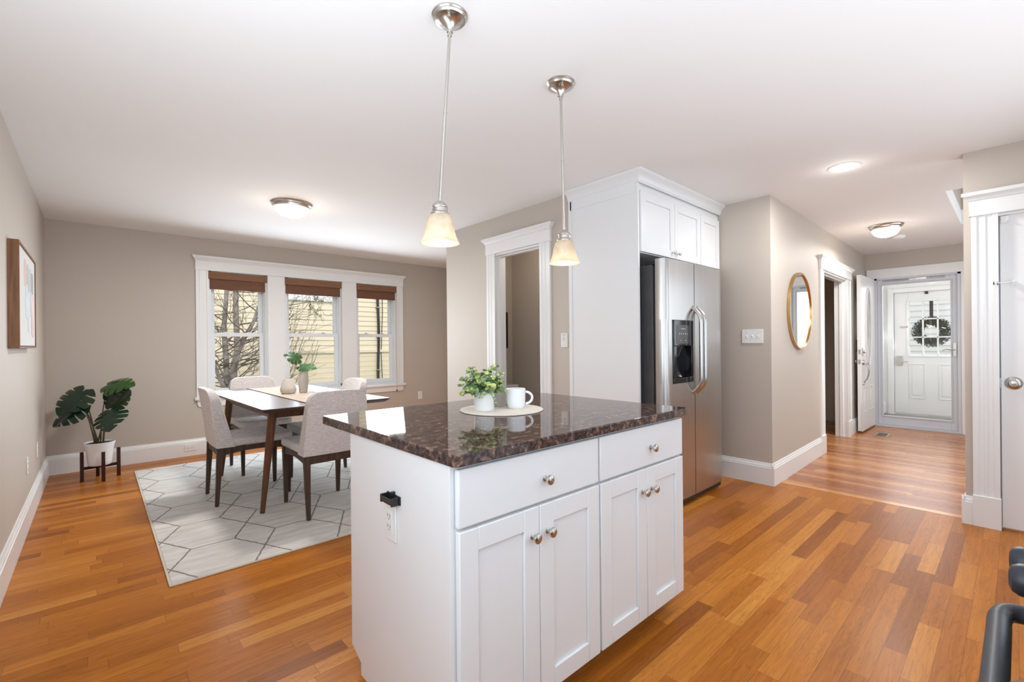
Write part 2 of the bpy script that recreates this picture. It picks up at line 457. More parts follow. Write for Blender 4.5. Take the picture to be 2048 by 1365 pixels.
def tag(o, label, cat, group=None, kind=None):
    o['label'] = label; o['category'] = cat
    if group: o['group'] = group
    if kind: o['kind'] = kind
    return o
def thing(name, label, cat, loc=(0, 0, 0), rotz=0.0, group=None):
    o = bpy.data.objects.new(name, None); COL.objects.link(o); o.empty_display_size = 0.1
    o.location = loc; o.rotation_euler = (0, 0, rotz)
    return tag(o, label, cat, group)
def struct(o, label=None):
    o['kind'] = 'structure'
    if label: o['label'] = label; 
    return o
def sroot(name, label=None, loc=(0, 0, 0), rotz=0.0):
    o = bpy.data.objects.new(name, None); COL.objects.link(o); o.empty_display_size = 0.1
    o.location = loc; o.rotation_euler = (0, 0, rotz); o['kind'] = 'structure'
    if label: o['label'] = label
    return o
def copy_tree(o, parent=None):
    c = o.copy(); COL.objects.link(c)
    if parent is not None: c.parent = parent
    for ch in list(o.children): copy_tree(ch, c)
    return c

def frame(origin, u, v):
    u = Vector(u).normalized(); v = Vector(v).normalized()
    return Matrix(((u.x, v.x, 0, origin[0]), (u.y, v.y, 0, origin[1]), (0, 0, 1, origin[2] if len(origin) > 2 else 0), (0, 0, 0, 1)))

WX = 6.18        # window wall (y)
FW = frame((0, WX, 0), (1, 0, 0), (0, -1, 0))
DX = 2.875       # doorway wall (x)
FD = frame((DX, 0, 0), (0, 1, 0), (-1, 0, 0))
CX = 4.245       # closet wall (x)
FC = frame((CX, 0, 0), (0, 1, 0), (-1, 0, 0))
HA = math.radians(1.15)
HO = (4.19, 1.38, 0)
FH = frame(HO, (math.cos(HA), math.sin(HA), 0), (math.sin(HA), -math.cos(HA), 0))   # hall wall, v towards the hall
EX = 8.2         # entry wall (x)
FE = frame((EX, 0, 0), (0, 1, 0), (-1, 0, 0))
LX = -0.36       # left wall (x)
FL = frame((LX, 0, 0), (0, 1, 0), (1, 0, 0))
def hallpt(u, v, z=0): return FH @ Vector((u, v, z))

# ------------------------------------------------------------------ room shell
struct(MB().box(-0.5, -0.8, -0.12, 4.33, 6.4, 0).build('floor', M['oak']))
struct(MB().box(4.40, -1.0, -0.12, 8.32, 3.3, 0).build('floor_hall', M['fir']))
struct(MB().box(4.33, -0.8, -0.12, 4.40, 3.3, 0.001).build('trim_threshold', dark_wood('pale_oak_strip', (0.50, 0.22, 0.07), (0.64, 0.31, 0.11), 0.2, axis=1)))
# ceiling with the stairwell opening over the hall
c = MB()
c.box(-0.5, -0.8, H, 5.2, 6.4, H + 0.15)
c.box(5.2, 0.385, H, 8.32, 6.4, H + 0.15)
c.box(6.8, -1.0, H, 8.32, 0.385, H + 0.15)
struct(c.build('ceiling', M['ceiling']))
c = MB()
c.box(5.1, 0.385, H + 0.15, 6.9, 0.485, 3.3); c.box(6.8, -1.0, H + 0.15, 6.9, 0.385, 3.3); c.box(5.1, -1.0, H + 0.15, 5.2, 0.385, 3.3)
c.box(5.1, -1.0, 3.3, 6.9, 0.485, 3.4)
struct(c.build('wall_stairwell', M['wall']))

struct(MB().box(LX - 0.15, -0.8, 0, LX, 6.4, H).build('wall_left', M['wall']))
# window wall with three openings
OP = [(0.945, 1.557), (1.756, 2.477), (2.684, 3.293)]
ZS, ZT = 0.64, 2.078
w = MB(FW)
T = -0.17
w.box(LX, T, 0, 4.3, 0, ZS); w.box(LX, T, ZT, 4.3, 0, H)
xs = [LX] + [v for o in OP for v in o] + [4.3]
for i in range(0, len(xs), 2): w.box(xs[i], T, ZS, xs[i + 1], 0, ZT)
struct(w.build('wall_window', M['wall']))
# doorway wall (towards the dining side it ends in an outer corner)
w = MB(FD)
w.box(2.44, -0.12, 0, 2.775, 0, H); w.box(3.399, -0.12, 0, 4.235, 0, H); w.box(2.775, -0.12, 2.094, 3.399, 0, H)
struct(w.build('wall_doorway', M['wall']))
struct(MB().box(DX + 0.12, 4.115, 0, 4.3, 4.235, H).build('wall_dining_return', M['wall']))
struct(MB().box(4.2, 4.235, 0, 4.3, 6.18, H).build('wall_dining_right', M['wall']))
struct(MB().box(3.74, 2.55, 0, 3.84, 4.115, H).build('wall_washroom', M['wall']))
struct(MB().box(2.88, 2.45, 0, 4.3, 2.55, H).build('wall_alcove', M['wall']))
# wall with the light switches + hall wall
struct(MB().prism([(4.19, 1.38), (4.30, 1.38 + 0.11 * math.tan(HA)), (4.30, 2.45), (4.19, 2.45)], 0, H, 'z').build('wall_switch', M['wall']))
w = MB(FH)
HD0, HD1, HDZ = 1.66, 2.79, 1.985
w.box(0.11 / math.cos(HA), -0.12, 0, HD0 - .009, 0, H); w.box(HD1 + .009, -0.12, 0, 4.12, 0, H); w.box(HD0 - .009, -0.12, HDZ + .009, HD1 + .009, 0, H)
struct(w.build('wall_hall', M['wall']))
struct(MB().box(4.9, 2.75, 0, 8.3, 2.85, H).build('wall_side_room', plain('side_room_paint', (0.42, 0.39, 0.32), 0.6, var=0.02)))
struct(MB().box(4.8, 1.5, 0, 4.9, 2.85, H).build('wall_side_room_end', M['wall']))
# entry wall with the front door opening
EY0, EY1, EZ = 0.47, 1.352, 2.10
w = MB(FE)
w.box(-1.0, -0.15, 0, EY0, 0, H); w.box(EY1, -0.15, 0, 2.9, 0, H); w.box(EY0, -0.15, EZ, EY1, 0, H)
struct(w.build('wall_entry', M['wall']))
struct(MB().box(4.37, -1.0, 0, 8.32, -0.9, H).build('wall_stair', M['wall']))
# closet wall, with its door opening
w = MB(FC)
w.box(0.081, -0.125, 0, 0.23, 0, H); w.box(-0.729, -0.125, 2.021, 0.081, 0, H); w.box(-0.9, -0.125, 0, -0.729, 0, H)
struct(w.build('wall_closet', M['wall']))
struct(MB().box(LX - 0.15, -0.92, 0, 4.37, -0.80, H).build('wall_kitchen', M['wall']))

# --- mouldings
BASE = [(0, 0), (0.019, 0), (0.019, 0.145), (0.015, 0.150), (0.015, 0.158), (0.012, 0.163), (0.007, 0.172), (0.006, 0.182), (0, 0.184)]
def baseboard(name, F, u0, u1, prof=BASE):
    m = MB(F)
    A = [m._v((u0, d, z)) for d, z in prof]; B = [m._v((u1, d, z)) for d, z in prof]
    m.face(A[::-1]); m.face(B); n = len(prof)
    for i in range(n): m.face([A[i], A[(i + 1) % n], B[(i + 1) % n], B[i]])
    return struct(m.build(name, M['trim'], angle=30))
baseboard('baseboard_left', FL, -0.6, 6.18)
baseboard('baseboard_window', FW, LX, 4.2)
baseboard('baseboard_doorway', FD, 3.51, 4.252)
baseboard('baseboard_doorway_right', FD, 2.46, 2.66)
baseboard('baseboard_switch', frame((4.19, 0, 0), (0, 1, 0), (-1, 0, 0)), 1.363, 2.2)
baseboard('baseboard_hall', FH, -0.019, HD0 - 0.145)
baseboard('baseboard_hall_far', FH, HD1 + 0.205, 4.0)
baseboard('baseboard_closet', FC, 0.195, 0.2482)
baseboard('baseboard_closet_end', frame((0, 0.23, 0), (1, 0, 0), (0, 1, 0)), CX - 0.0182, CX + 0.12)
baseboard('baseboard_side_room', frame((0, 2.75, 0), (1, 0, 0), (0, -1, 0)), 4.9, 8.2)
baseboard('baseboard_washroom', frame((3.74, 0, 0), (0, 1, 0), (-1, 0, 0)), 2.55, 4.115)

def flutes(wd, t=0.020):
    # plan profile of a fluted casing, across u from 0 to wd
    p = [(0, 0), (0, t), (.20, t), (.25, t - .006), (.43, t - .006), (.47, t - .001), (.55, t - .001), (.59, t - .006), (.75, t - .006), (.80, t), (1, t), (1, 0)]
    p = [(x * wd, y) for x, y in p]
    return p
def casing(name, F, u0, u1, w0, w1, zhead, zbot=0.0, headh=0.105, caph=0.05, plinth=0.20, cap_over=0.035, jamb=0.12, flute=True, label=None):
    """door trim around the clear opening u0..u1: casings w0/w1 wide, header board with cap, plinth blocks, jamb lining"""
    r = sroot(name, label)
    for a, b, wd in ((u0 - w0, u0, w0), (u1, u1 + w1, w1)):
        if wd <= 0.005: continue
        m = MB(F)
        prof = [(a + x, y) for x, y in (flutes(wd) if flute else [(0, 0), (0, .018), (.3 * wd, .018), (.38 * wd, .012), (wd - .012, .012), (wd - .006, .018), (wd, .018), (wd, 0)])]
        m.prism(prof, zbot + plinth, zhead, 'z')
        m.build('side_casing', M['trim'], r, angle=25)
        if plinth > 0:
            MB(F).box(a - 0.004, 0, zbot, b + 0.003, 0.027, zbot + plinth).build('plinth_block', M['trim'], r, bevel=0.002)
    a, b = u0 - w0 - 0.008, u1 + w1 + 0.008
    MB(F).box(a, 0, zhead, b, 0.026, zhead + headh).build('header_board', M['trim'], r, bevel=0.0015)
    m = MB(F)
    z = zhead + headh
    prof = [(0.026, z), (0.030, z), (0.034, z + 0.012), (0.046, z + 0.026), (0.052, z + 0.030), (0.052, z + caph), (0, z + caph), (0, z)]
    o = cap_over
    for (d0, z0), (d1, z1) in zip(prof[:-1], prof[1:]): pass
    rings = []
    for d, zz in prof:
        e = max(0.0, (d - 0.026) / 0.026) * o if d > 0 else (o if zz > z + 0.01 else 0)
        rings.append(((a - e, d, zz), (b + e, d, zz)))
    A = [m._v(p[0]) for p in rings]; B = [m._v(p[1]) for p in rings]
    m.face(A[::-1]); m.face(B)
    for i in range(len(A)): m.face([A[i], A[(i + 1) % len(A)], B[(i + 1) % len(A)], B[i]])
    m.build('header_cap', M['trim'], r, angle=25)
    if jamb > 0:
        m = MB(F)
        m.box(u0 - 0.018, -jamb - 0.004, zbot, u0, 0.004, zhead); m.box(u1, -jamb - 0.004, zbot, u1 + 0.018, 0.004, zhead)
        m.box(u0 - 0.0178, -jamb - 0.0038, zhead - 0.018, u1 + 0.0178, 0.0038, zhead - .0003)
        m.box(u0 - .002, -jamb * 0.6, zbot, u0 + 0.012, -jamb * 0.3, zhead - 0.016); m.box(u1 - 0.012, -jamb * 0.6, zbot, u1 + .002, -jamb * 0.3, zhead - 0.016)
        m.box(u0 + .011, -jamb * 0.59, zhead - 0.030, u1 - .011, -jamb * 0.31, zhead - 0.016)
        m.build('jamb', M['trim'], r, bevel=0.0015)
    return r
casing('trim_washroom_doorway', FD, 2.784, 3.39, 0.122, 0.122, 2.085, label='fluted white door casing of the narrow doorway left of the white cabinet panel')
casing('trim_hall_doorway', FH, HD0, HD1, 0.14, 0.20, HDZ, headh=0.095, caph=0.045, cap_over=0.05, flute=False, label='white door casing of the hall opening right of the round mirror')
casing('trim_closet', FC, -0.72, 0.072, 0.12, 0.122, 2.012, headh=0.10, caph=0.052, label='fluted white casing of the closet door at the right')
# wide header and side casing round the front door
r = sroot('trim_front_door', 'plain white casing around the glass storm door')
MB(FE).box(EY0 - 0.055, 0, 2.085, EY1 + 0.085, 0.02, 2.215).build('header_board', M['trim'], r, bevel=0.002)
MB(FE).box(EY0 - 0.055, 0, 0, EY0, 0.02, 2.085).build('side_casing', M['trim'], r, bevel=0.002)
MB(FE).box(EY1, 0, 0, EY1 + 0.075, 0.02, 2.085).build('side_casing', M['trim'], r, bevel=0.002)

# --- dining windows
tr = sroot('trim_dining_windows', 'white casing with one long header over three dining windows')
for a, b in ((0.825, 0.945), (3.293, 3.397)):
    MB(FW).prism([(a, 0), (a, .02), (a + .25 * (b - a), .02), (a + .32 * (b - a), .014), (a + .85 * (b - a), .014), (a + .88 * (b - a), .018), (b, .018), (b, 0)], ZS + 0.002, 2.075, 'z').build('side_casing', M['trim'], tr, angle=25)
for a, b in ((1.557, 1.756), (2.477, 2.684)):
    MB(FW).box(a, 0, ZS, b, 0.016, 2.075).build('mullion_board', M['trim'], tr, bevel=0.002)
MB(FW).box(0.820, 0, 2.075, 3.402, 0.024, 2.185).build('header_board', M['trim'], tr, bevel=0.002)
m = MB(FW)
pr = [(0, 0.024, 2.185), (0.004, 0.028, 2.187), (0.008, 0.032, 2.196), (0.022, 0.046, 2.212), (0.028, 0.052, 2.216), (0.028, 0.052, 2.236), (0.028, 0, 2.236), (0, 0, 2.185)]
A = [m._v((0.820 - e, d, z)) for e, d, z in pr]; B = [m._v((3.402 + e, d, z)) for e, d, z in pr]
m.face(A[::-1]); m.face(B)
for i in range(len(A)): m.face([A[i], A[(i + 1) % len(A)], B[(i + 1) % len(A)], B[i]])
m.build('header_cap', M['trim'], tr, angle=25)
MB(FW).box(0.805, -0.04, ZS - 0.03, 3.42, 0.05, ZS + 0.002).build('window_stool', M['trim'], tr, bevel=0.006, seg=3)
MB(FW).prism([(0.83, ZS - 0.03), (0.83, 0.56), (0.85, 0.53), (3.375, 0.53), (3.395, 0.56), (3.395, ZS - 0.03)], 0, 0.02, 'y').build('window_apron', M['trim'], tr, bevel=0.002)
for k, (a, b) in enumerate(OP):
    wn = sroot('window_%d' % (k + 1), ['left', 'middle', 'right'][k] + ' double hung dining window with white sashes')
    m = MB(FW)      # jamb liner with the vinyl tracks
    m.box(a - .002, -0.17, ZS, a + 0.03, -0.002, ZT); m.box(b - 0.03, -0.17, ZS, b + .002, -0.002, ZT)
    m.box(a, -0.17, ZT - 0.025, b, -0.002, ZT + .002); m.box(a, -0.17, ZS - .002, b, -0.05, ZS + 0.03)
    for x in (a + 0.03, b - 0.038): m.box(x, -0.075, ZS + 0.03, x + 0.008, -0.06, ZT - 0.02)
    m.build('window_frame', M['sash'], wn, bevel=0.002)
    def sash(nm, x0, x1, z0, z1, v0, v1, bw, br, tr_):
        m = MB(FW)
        m.box(x0, v0, z0, x0 + bw, v1, z1); m.box(x1 - bw, v0, z0, x1, v1, z1)
        m.box(x0 + bw, v0, z0, x1 - bw, v1, z0 + br); m.box(x0 + bw, v0, z1 - tr_, x1 - bw, v1, z1)
        o = m.build(nm, M['sash'], wn, bevel=0.003)
        vm = (v0 + v1) / 2
        MB(FW).box(x0 + bw - .004, vm - 0.002, z0 + br - .004, x1 - bw + .004, vm + 0.002, z1 - tr_ + .004).build('glass', M['glass'], o)
        return o
    sash('upper_sash', a + 0.03, b - 0.03, 1.33, ZT - 0.024, -0.135, -0.105, 0.045, 0.04, 0.04)
    lo = sash('lower_sash', a + 0.03, b - 0.03, ZS + 0.030, 1.372, -0.098, -0.066, 0.042, 0.052, 0.045)
    for sx in (0.3, 0.7):
        xx = a + (b - a) * sx
        m = MB(FW); m.box(xx - 0.028, -0.10, 1.372, xx + 0.028, -0.078, 1.379); m.lathe([(0, .372 + 1), (.009, 1.379), (.009, 1.388), (0, 1.390)], (xx, -0.09, 0), 10); m.build('sash_lock', M['nickel'], lo)

# --- blinds (valance, folded woven shade, pull cord with tassel)
BL = [(0.955, 1.545, 'in the left window'), (1.762, 2.468, 'in the wide middle window'), (2.690, 3.285, 'in the right window by the corner')]
for k, (a, b, where) in enumerate(BL):
    t = thing('woven_blind', 'brown woven wood blind raised to the top ' + where, 'blind', (0, 0, 0), group='woven wood blinds')
    MB(FW).box(a - .008, -0.012, 1.985, b + .004, 0.028, 2.066).build('valance', M['valance'], t, bevel=0.002)
    m = MB(FW); a2, b2 = a + 0.004, b - 0.012
    for i in range(5):
        z0 = 1.868 + i * 0.004; v = 0.004 - i * 0.006
        m.box(a2, v - 0.003, z0, b2, v + 0.001, 1.99)
    m.build('folded_shade', M['blind'], t)
    cx = b - 0.02
    m = MB(FW); zz = 0.70 if k != 2 else 0.56
    m.tube([(cx, 0.030, 1.98), (cx + 0.003, 0.034, 1.4), (cx, 0.040, 0.9), (cx - 0.002, 0.045 if k != 2 else 0.057, zz)], 0.0013, 6)
    m.tube([(cx + 0.012, 0.030, 1.98), (cx + 0.010, 0.034, 1.4), (cx + 0.010, 0.040, 0.9), (cx + 0.006, 0.045 if k != 2 else 0.057, zz + 0.01)], 0.0013, 6)
    m.build('pull_cord', M['cord'], t)
    m = MB(FW)
    m.lathe([(0, 0), (.010, .004), (.011, .018), (.006, .034), (0, .036)], (cx, 0.046 if k != 2 else 0.057, zz - 0.034), 12)
    m.build('tassel', M['tassel'], t)

# --- rooms seen through openings: washroom items
fr = thing('framed_print', 'dark framed print on the washroom wall seen through the narrow doorway', 'picture', (3.40, 4.115, 1.16), PI)
m = MB(); wv, hv = 0.42, 0.43
m.box(-0.25, 0, 0, -0.225, 0.025, hv); m.box(0.21, 0, 0, 0.235, 0.025, hv); m.box(-0.225, 0, 0, 0.21, 0.025, 0.025); m.box(-0.225, 0, hv - .025, 0.21, 0.025, hv)
m.build('frame', M['stand_wood'], fr, bevel=0.002)
MB().box(-0.225, 0.002, 0.025, 0.21, 0.012, hv - .025).build('print_sheet', M['canvas'], fr)
to = thing('toilet', 'white toilet with its tank against the washroom wall', 'toilet', (3.42, 4.115, 0), PI)
m = MB(); m.box(-0.22, 0.01, 0.38, 0.22, 0.19, 0.70); m.build('tank', M['ceramic'], to, bevel=0.02, seg=3)
MB().box(-0.235, 0.005, 0.70, 0.235, 0.20, 0.735).build('tank_lid', M['ceramic'], to, bevel=0.01, seg=3)
m = MB(); m.lathe([(0, 0), (.11, 0), (.10, .06), (.09, .18), (.13, .28), (.185, .36), (.19, .39), (.15, .39), (.12, .34), (0, .28)], (0, 0.42, 0), 28, sy=1.25); m.build('bowl', M['ceramic'], to)
m = MB(); m.lathe([(.12, .392), (.19, .392), (.195, .405), (.12, .41), (.12, .392)], (0, 0.42, 0), 28, sy=1.25); m.build('seat', M['ceramic'], to)

# ------------------------------------------------------------------ front door group
# open door leaf, hinged at the left of the storm door, folded back along the hall wall
P0 = Vector((8.16, 1.345, 0)); P1 = Vector((7.36, 1.352, 0))
ang = math.atan2(P1.y - P0.y, P1.x - P0.x)
dl = sroot('door_1', 'white front door leaf standing open against the hall wall', (P0.x, P0.y, 0.025), ang)
LW, LH = (P1 - P0).length, 2.045     # local +x from the hinge to the free edge; +y points to the hall (face side), -y to the wall
def oval(cx, cz, rx, rz, n=40): return [(cx + rx * math.cos(2 * PI * i / n), cz + rz * math.sin(2 * PI * i / n)) for i in range(n)]
OCX, OCZ, ORX, ORZ = LW * 0.5, 1.37, 0.135, 0.50
m = MB()     # leaf with an oval cut: ring of quads between the rectangle and the oval
def leaf_face(y):
    n = 48; ov = oval(OCX, OCZ, ORX, ORZ, n); out = []
    for i in range(n):
        a = 2 * PI * i / n; c_, s_ = math.cos(a), math.sin(a)
        hx, hz0, hz1 = LW / 2, OCZ, LH - OCZ
        tx = hx / abs(c_) if abs(c_) > 1e-6 else 1e9
        tz = (hz1 if s_ > 0 else hz0) / abs(s_) if abs(s_) > 1e-6 else 1e9
        k = min(tx, tz); out.append((OCX + c_ * k, OCZ + s_ * k))
    return [m._v((p[0], y, p[1])) for p in ov], [m._v((p[0], y, p[1])) for p in out]
ia, oa = leaf_face(0.0); ib, ob = leaf_face(-0.044); n = 48
for i in range(n):
    j = (i + 1) % n
    m.face([ia[i], ia[j], oa[j], oa[i]]); m.face([ib[i], ob[i], ob[j], ib[j]]); m.face([ia[i], ib[i], ib[j], ia[j]]); m.face([oa[i], oa[j], ob[j], ob[i]])
# fill the rectangle corners
for (x, z) in ((0, 0), (LW, 0), (LW, LH), (0, LH)):
    for ring, y in ((oa, 0.0), (ob, -0.044)):
        ds = sorted(range(n), key=lambda q: (ring[q].co.x - x) ** 2 + (ring[q].co.z - z) ** 2)
        e = None
        for q in range(n):
            a_, b_ = ring[q].co, ring[(q + 1) % n].co
            if abs(a_.x - b_.x) > 1e-4 and abs(a_.z - b_.z) > 1e-4 and (Vector((x, y, z)) - (a_ + b_) / 2).length < 0.35:
                e = (ring[q], ring[(q + 1) % n])
        if e: m.face([e[0], e[1], m._v((x, y, z))])
m.build('door_leaf', M['trim'], dl, recalc=True, angle=30)
m = MB()
for sc0, sc1, y0, y1 in ((1.0, 1.0, 0.002, 0.014), (1.14, 1.14, 0.0, 0.010)): pass
ringp = [(1.0, -0.01), (1.0, 0.010), (1.06, 0.016), (1.16, 0.012), (1.22, 0.004), (1.22, -0.001)]
R = []
for s_, y in ringp: R.append([m._v((p[0], y, p[1])) for p in oval(OCX, OCZ, ORX + (s_ - 1) * 0.16, ORZ + (s_ - 1) * 0.16, 48)])
for A, B in zip(R[:-1], R[1:]):
    for i in range(48): m.face([A[i], A[(i + 1) % 48], B[(i + 1) % 48], B[i]])
m.build('oval_moulding', M['trim'], dl, recalc=True)
m = MB(); m.prism(oval(OCX, OCZ, ORX + .004, ORZ + .004, 40), -0.024, -0.020, 'y'); m.build('oval_glass', M['glass'], dl)
m = MB()
for x0 in (0.13, LW - 0.33):
    for q0, q1, d in ((0.0, 0.0, 0.0),):
        for (a0, b0, a1, b1) in ((x0, 0.24, x0 + 0.2, 0.255), (x0, 0.565, x0 + 0.2, 0.58), (x0, 0.255, x0 + 0.015, 0.565), (x0 + 0.185, 0.255, x0 + 0.2, 0.565)):
            m.box(a0, -0.001, b0, a1, 0.006, b1)
        m.box(x0 + 0.04, -0.001, 0.295, x0 + 0.16, 0.005, 0.525)
m.build('raised_panel', M['trim'], dl, bevel=0.003)
xk = LW - 0.065
m = MB(); m.lathe([(0, 0.0), (.028, 0.0), (.028, .008), (.012, .012), (.012, .03), (.026, .04), (.027, .052), (.018, .060), (0, .062)], (xk, 0, 0.91), 20, 'y')
for v in m.bm.verts: v.co.y = -0.044 - v.co.y * 0.55
m.build('door_knob', M['nickel'], dl)
m = MB(); m.box(xk - 0.03, -0.066, 1.03, xk + 0.03, -0.044, 1.20); m.build('keypad_lock', M['black'], dl, bevel=0.006)
m = MB(); m.box(xk - 0.035, 0, 0.99, xk + 0.035, 0.012, 1.09); m.lathe([(0, .03), (.02, .028), (.022, .012), (.022, 0)], (xk, 0, 1.04), 18, 'y'); m.build('deadbolt_plate', M['nickel'], dl, bevel=0.002)
m = MB()
m.lathe([(0, .022), (.024, .020), (.032, .010), (.034, 0)], (xk, 0, 0.90), 20, 'y')
m.tube([(xk, 0.005, 0.885), (xk, 0.045, 0.868), (xk, 0.062, 0.83), (xk, 0.062, 0.76), (xk, 0.045, 0.69), (xk, 0.022, 0.655), (xk, 0.012, 0.63)], [.008, .009, .010, .010, .008, .007, .009], 10)
m.tube([(xk, 0.012, 0.875), (xk, 0.05, 0.888), (xk, 0.07, 0.885)], [.006, .007, .010], 8)
m.lathe([(0, .018), (.016, .016), (.018, 0)], (xk, 0, 0.62), 16, 'y')
m.build('door_handle', M['nickel'], dl)
m = MB(); m.box(LW - 0.0005, -0.034, 1.01, LW + 0.0015, -0.010, 1.07); m.box(LW - 0.0005, -0.034, 0.88, LW + 0.0015, -0.010, 0.94); m.build('latch_plate', M['nickel'], dl)

# storm door: full glass in a pale grey metal frame
sd = sroot('door_2', 'pale grey full-glass storm door in the front doorway')
m = MB(FE)
SY0, SY1, SZ0, SZ1 = EY0 + 0.012, EY1 - 0.008, 0.02, 2.085
m.box(EY0, -0.10, 0, EY0 + 0.035, 0.006, EZ); m.box(EY1 - 0.03, -0.10, 0, EY1, 0.006, EZ); m.box(EY0, -0.10, 2.06, EY1, 0.006, EZ); m.box(EY0, -0.14, 0, EY1, 0.01, 0.03)
m.build('door_frame', M['storm'], sd, bevel=0.002)
m = MB(FE)
a, b, z0, z1 = EY0 + 0.036, EY1 - 0.031, 0.032, 2.058
m.box(a, -0.055, z0, a + 0.065, -0.022, z1); m.box(b - 0.055, -0.055, z0, b, -0.022, z1)
m.box(a + 0.065, -0.055, z1 - 0.075, b - 0.055, -0.022, z1); m.box(a + 0.065, -0.055, z0, b - 0.055, -0.022, z0 + 0.125)
for q in (0.012, 0.024):
    m.box(a + 0.065 - q, -0.024, z0 + 0.125 - q, a + 0.069 - q, -0.016, z1 - 0.075 + q); m.box(b - 0.059 + q, -0.024, z0 + 0.125 - q, b - 0.055 + q, -0.016, z1 - 0.075 + q)
    m.box(a + 0.065 - q, -0.024, z1 - 0.079 + q, b - 0.055 + q, -0.016, z1 - 0.075 + q); m.box(a + 0.065 - q, -0.024, z0 + 0.125 - q, b - 0.055 + q, -0.016, z0 + 0.129 - q)
m.build('door_leaf', M['storm'], sd, bevel=0.002)
MB(FE).box(a + 0.062, -0.040, z0 + 0.12, b - 0.052, -0.036, z1 - 0.07).build('glass', M['glass'], sd)
m = MB(FE); m.box(a + 0.012, -0.022, 0.99, a + 0.045, -0.010, 1.17)
m.tube([(a + 0.028, -0.01, 1.085), (a + 0.028, 0.035, 1.085), (a + 0.06, 0.042, 1.082), (a + 0.10, 0.042, 1.09), (a + 0.145, 0.040, 1.076)], [.008, .008, .008, .007, .005], 10)
m.build('lever_handle', M['nickel'], sd, bevel=0.002)
m = MB(FE); m.box(0.80, -0.02, 2.035, 0.98, -0.006, 2.052); m.cyl((0.62, -0.012, 2.043), (1.25, -0.012, 2.043), 0.008, 12); m.build('door_closer', M['nickel'], sd)

# enclosed porch beyond the storm door
PX1 = 9.85
struct(MB().box(EX + 0.12, -0.6, -0.15, PX1 + 0.3, 1.7, -0.02).build('floor_porch', M['porch_floor']))
struct(MB().box(EX + 0.12, 1.50, -0.02, PX1 + 0.15, 1.62, 2.5).build('wall_porch_left', M['porch_wall']))
struct(MB().box(EX + 0.12, -0.62, -0.02, PX1 + 0.15, -0.5, 2.5).build('wall_porch_right', M['porch_wall']))
struct(MB().box(EX + 0.12, -0.6, 2.42, PX1 + 0.15, 1.62, 2.52).build('ceiling_porch', M['ceiling']))
FP = frame((PX1, 0, 0), (0, 1, 0), (-1, 0, 0))
DY0, DY1, DZ1 = 0.44, 1.375, 2.00
m = MB(FP); m.box(-0.5, -0.14, -0.02, DY0, 0, 2.42); m.box(DY1, -0.14, -0.02, 1.5, 0, 2.42); m.box(DY0, -0.14, DZ1, DY1, 0, 2.42)
struct(m.build('wall_porch_front', M['porch_wall']))
m = MB(FP); m.box(DY1, 0, -0.02, DY1 + 0.075, 0.018, DZ1 + 0.07); m.box(DY0 - 0.075, 0, -0.02, DY0, 0.018, DZ1 + 0.07); m.box(DY0, 0, DZ1, DY1, 0.018, DZ1 + 0.07)
struct(m.build('trim_porch_door', M['trim'], bevel=0.003))
baseboard('baseboard_porch', frame((0, 1.50, 0), (1, 0, 0), (0, -1, 0)), EX + .12, PX1)
pd = sroot('door_3', 'white nine-lite outer door of the porch with a wreath on it')
GL, GR, GB, GT = 1.185, 0.485 + 0.01, 0.965, 1.85
gl, gr = 1.188, 0.66
gr = gl - 3 * 0.176
m = MB(FP)
a, b, z0 = DY0 + 0.004, DY1 - 0.004, 0.012
m.box(a, -0.09, z0, gr, -0.045, DZ1 - .004); m.box(gl, -0.09, z0, b, -0.045, DZ1 - .004)
m.box(gr, -0.09, z0, gl, -0.045, GB); m.box(gr, -0.09, GT, gl, -0.045, DZ1 - .004)
m.build('door_leaf', M['trim'], pd, bevel=0.002)
m = MB(FP)
for i in range(0, 4): x = gr + i * (gl - gr) / 3; m.box(x - 0.010, -0.086, GB, x + 0.010, -0.040, GT)
for i in range(0, 4): z = GB + i * (GT - GB) / 3; m.box(gr, -0.086, z - 0.010, gl, -0.040, z + 0.010)
for (p0, q0, p1, q1) in ((gr - .025, GB - .025, gl + .025, GB), (gr - .025, GT, gl + .025, GT + .025), (gr - .025, GB, gr, GT), (gl, GB, gl + .025, GT)): m.box(p0, -0.05, q0, p1, -0.036, q1)
m.build('muntin_grid', M['trim'], pd, bevel=0.002)
MB(FP).box(gr, -0.070, GB, gl, -0.066, GT).build('glass', M['glass'], pd)
m = MB(FP)
for x0, x1 in ((0.985, 1.19), (0.60, 0.83)):
    for (p0, q0, p1, q1) in ((x0, 0.26, x1, 0.275), (x0, 0.815, x1, 0.83), (x0, 0.275, x0 + .015, 0.815), (x1 - .015, 0.275, x1, 0.815)): m.box(p0, -0.046, q0, p1, -0.038, q1)
    m.box(x0 + 0.04, -0.046, 0.315, x1 - 0.04, -0.039, 0.775)
m.build('raised_panel', M['trim'], pd, bevel=0.004)
m = MB(FP); m.box(1.262, -0.045, 0.80, 1.34, -0.02, 0.955); m.tube([(1.30, -0.02, 0.865), (1.30, 0.02, 0.865), (1.27, 0.025, 0.865), (1.19, 0.025, 0.862)], 0.009, 10); m.build('lever_lock', M['nickel'], pd, bevel=0.008, seg=3)
m = MB(FP); m.box(1.20, -0.045, 1.415, 1.30, -0.036, 1.445); m.build('chain_guard', M['nickel'], pd, bevel=0.002)
m = MB(FP); m.box(0.945, -0.045, 1.955, 0.985, -0.03, 2.0); m.build('wreath_hanger', M['black'], pd)

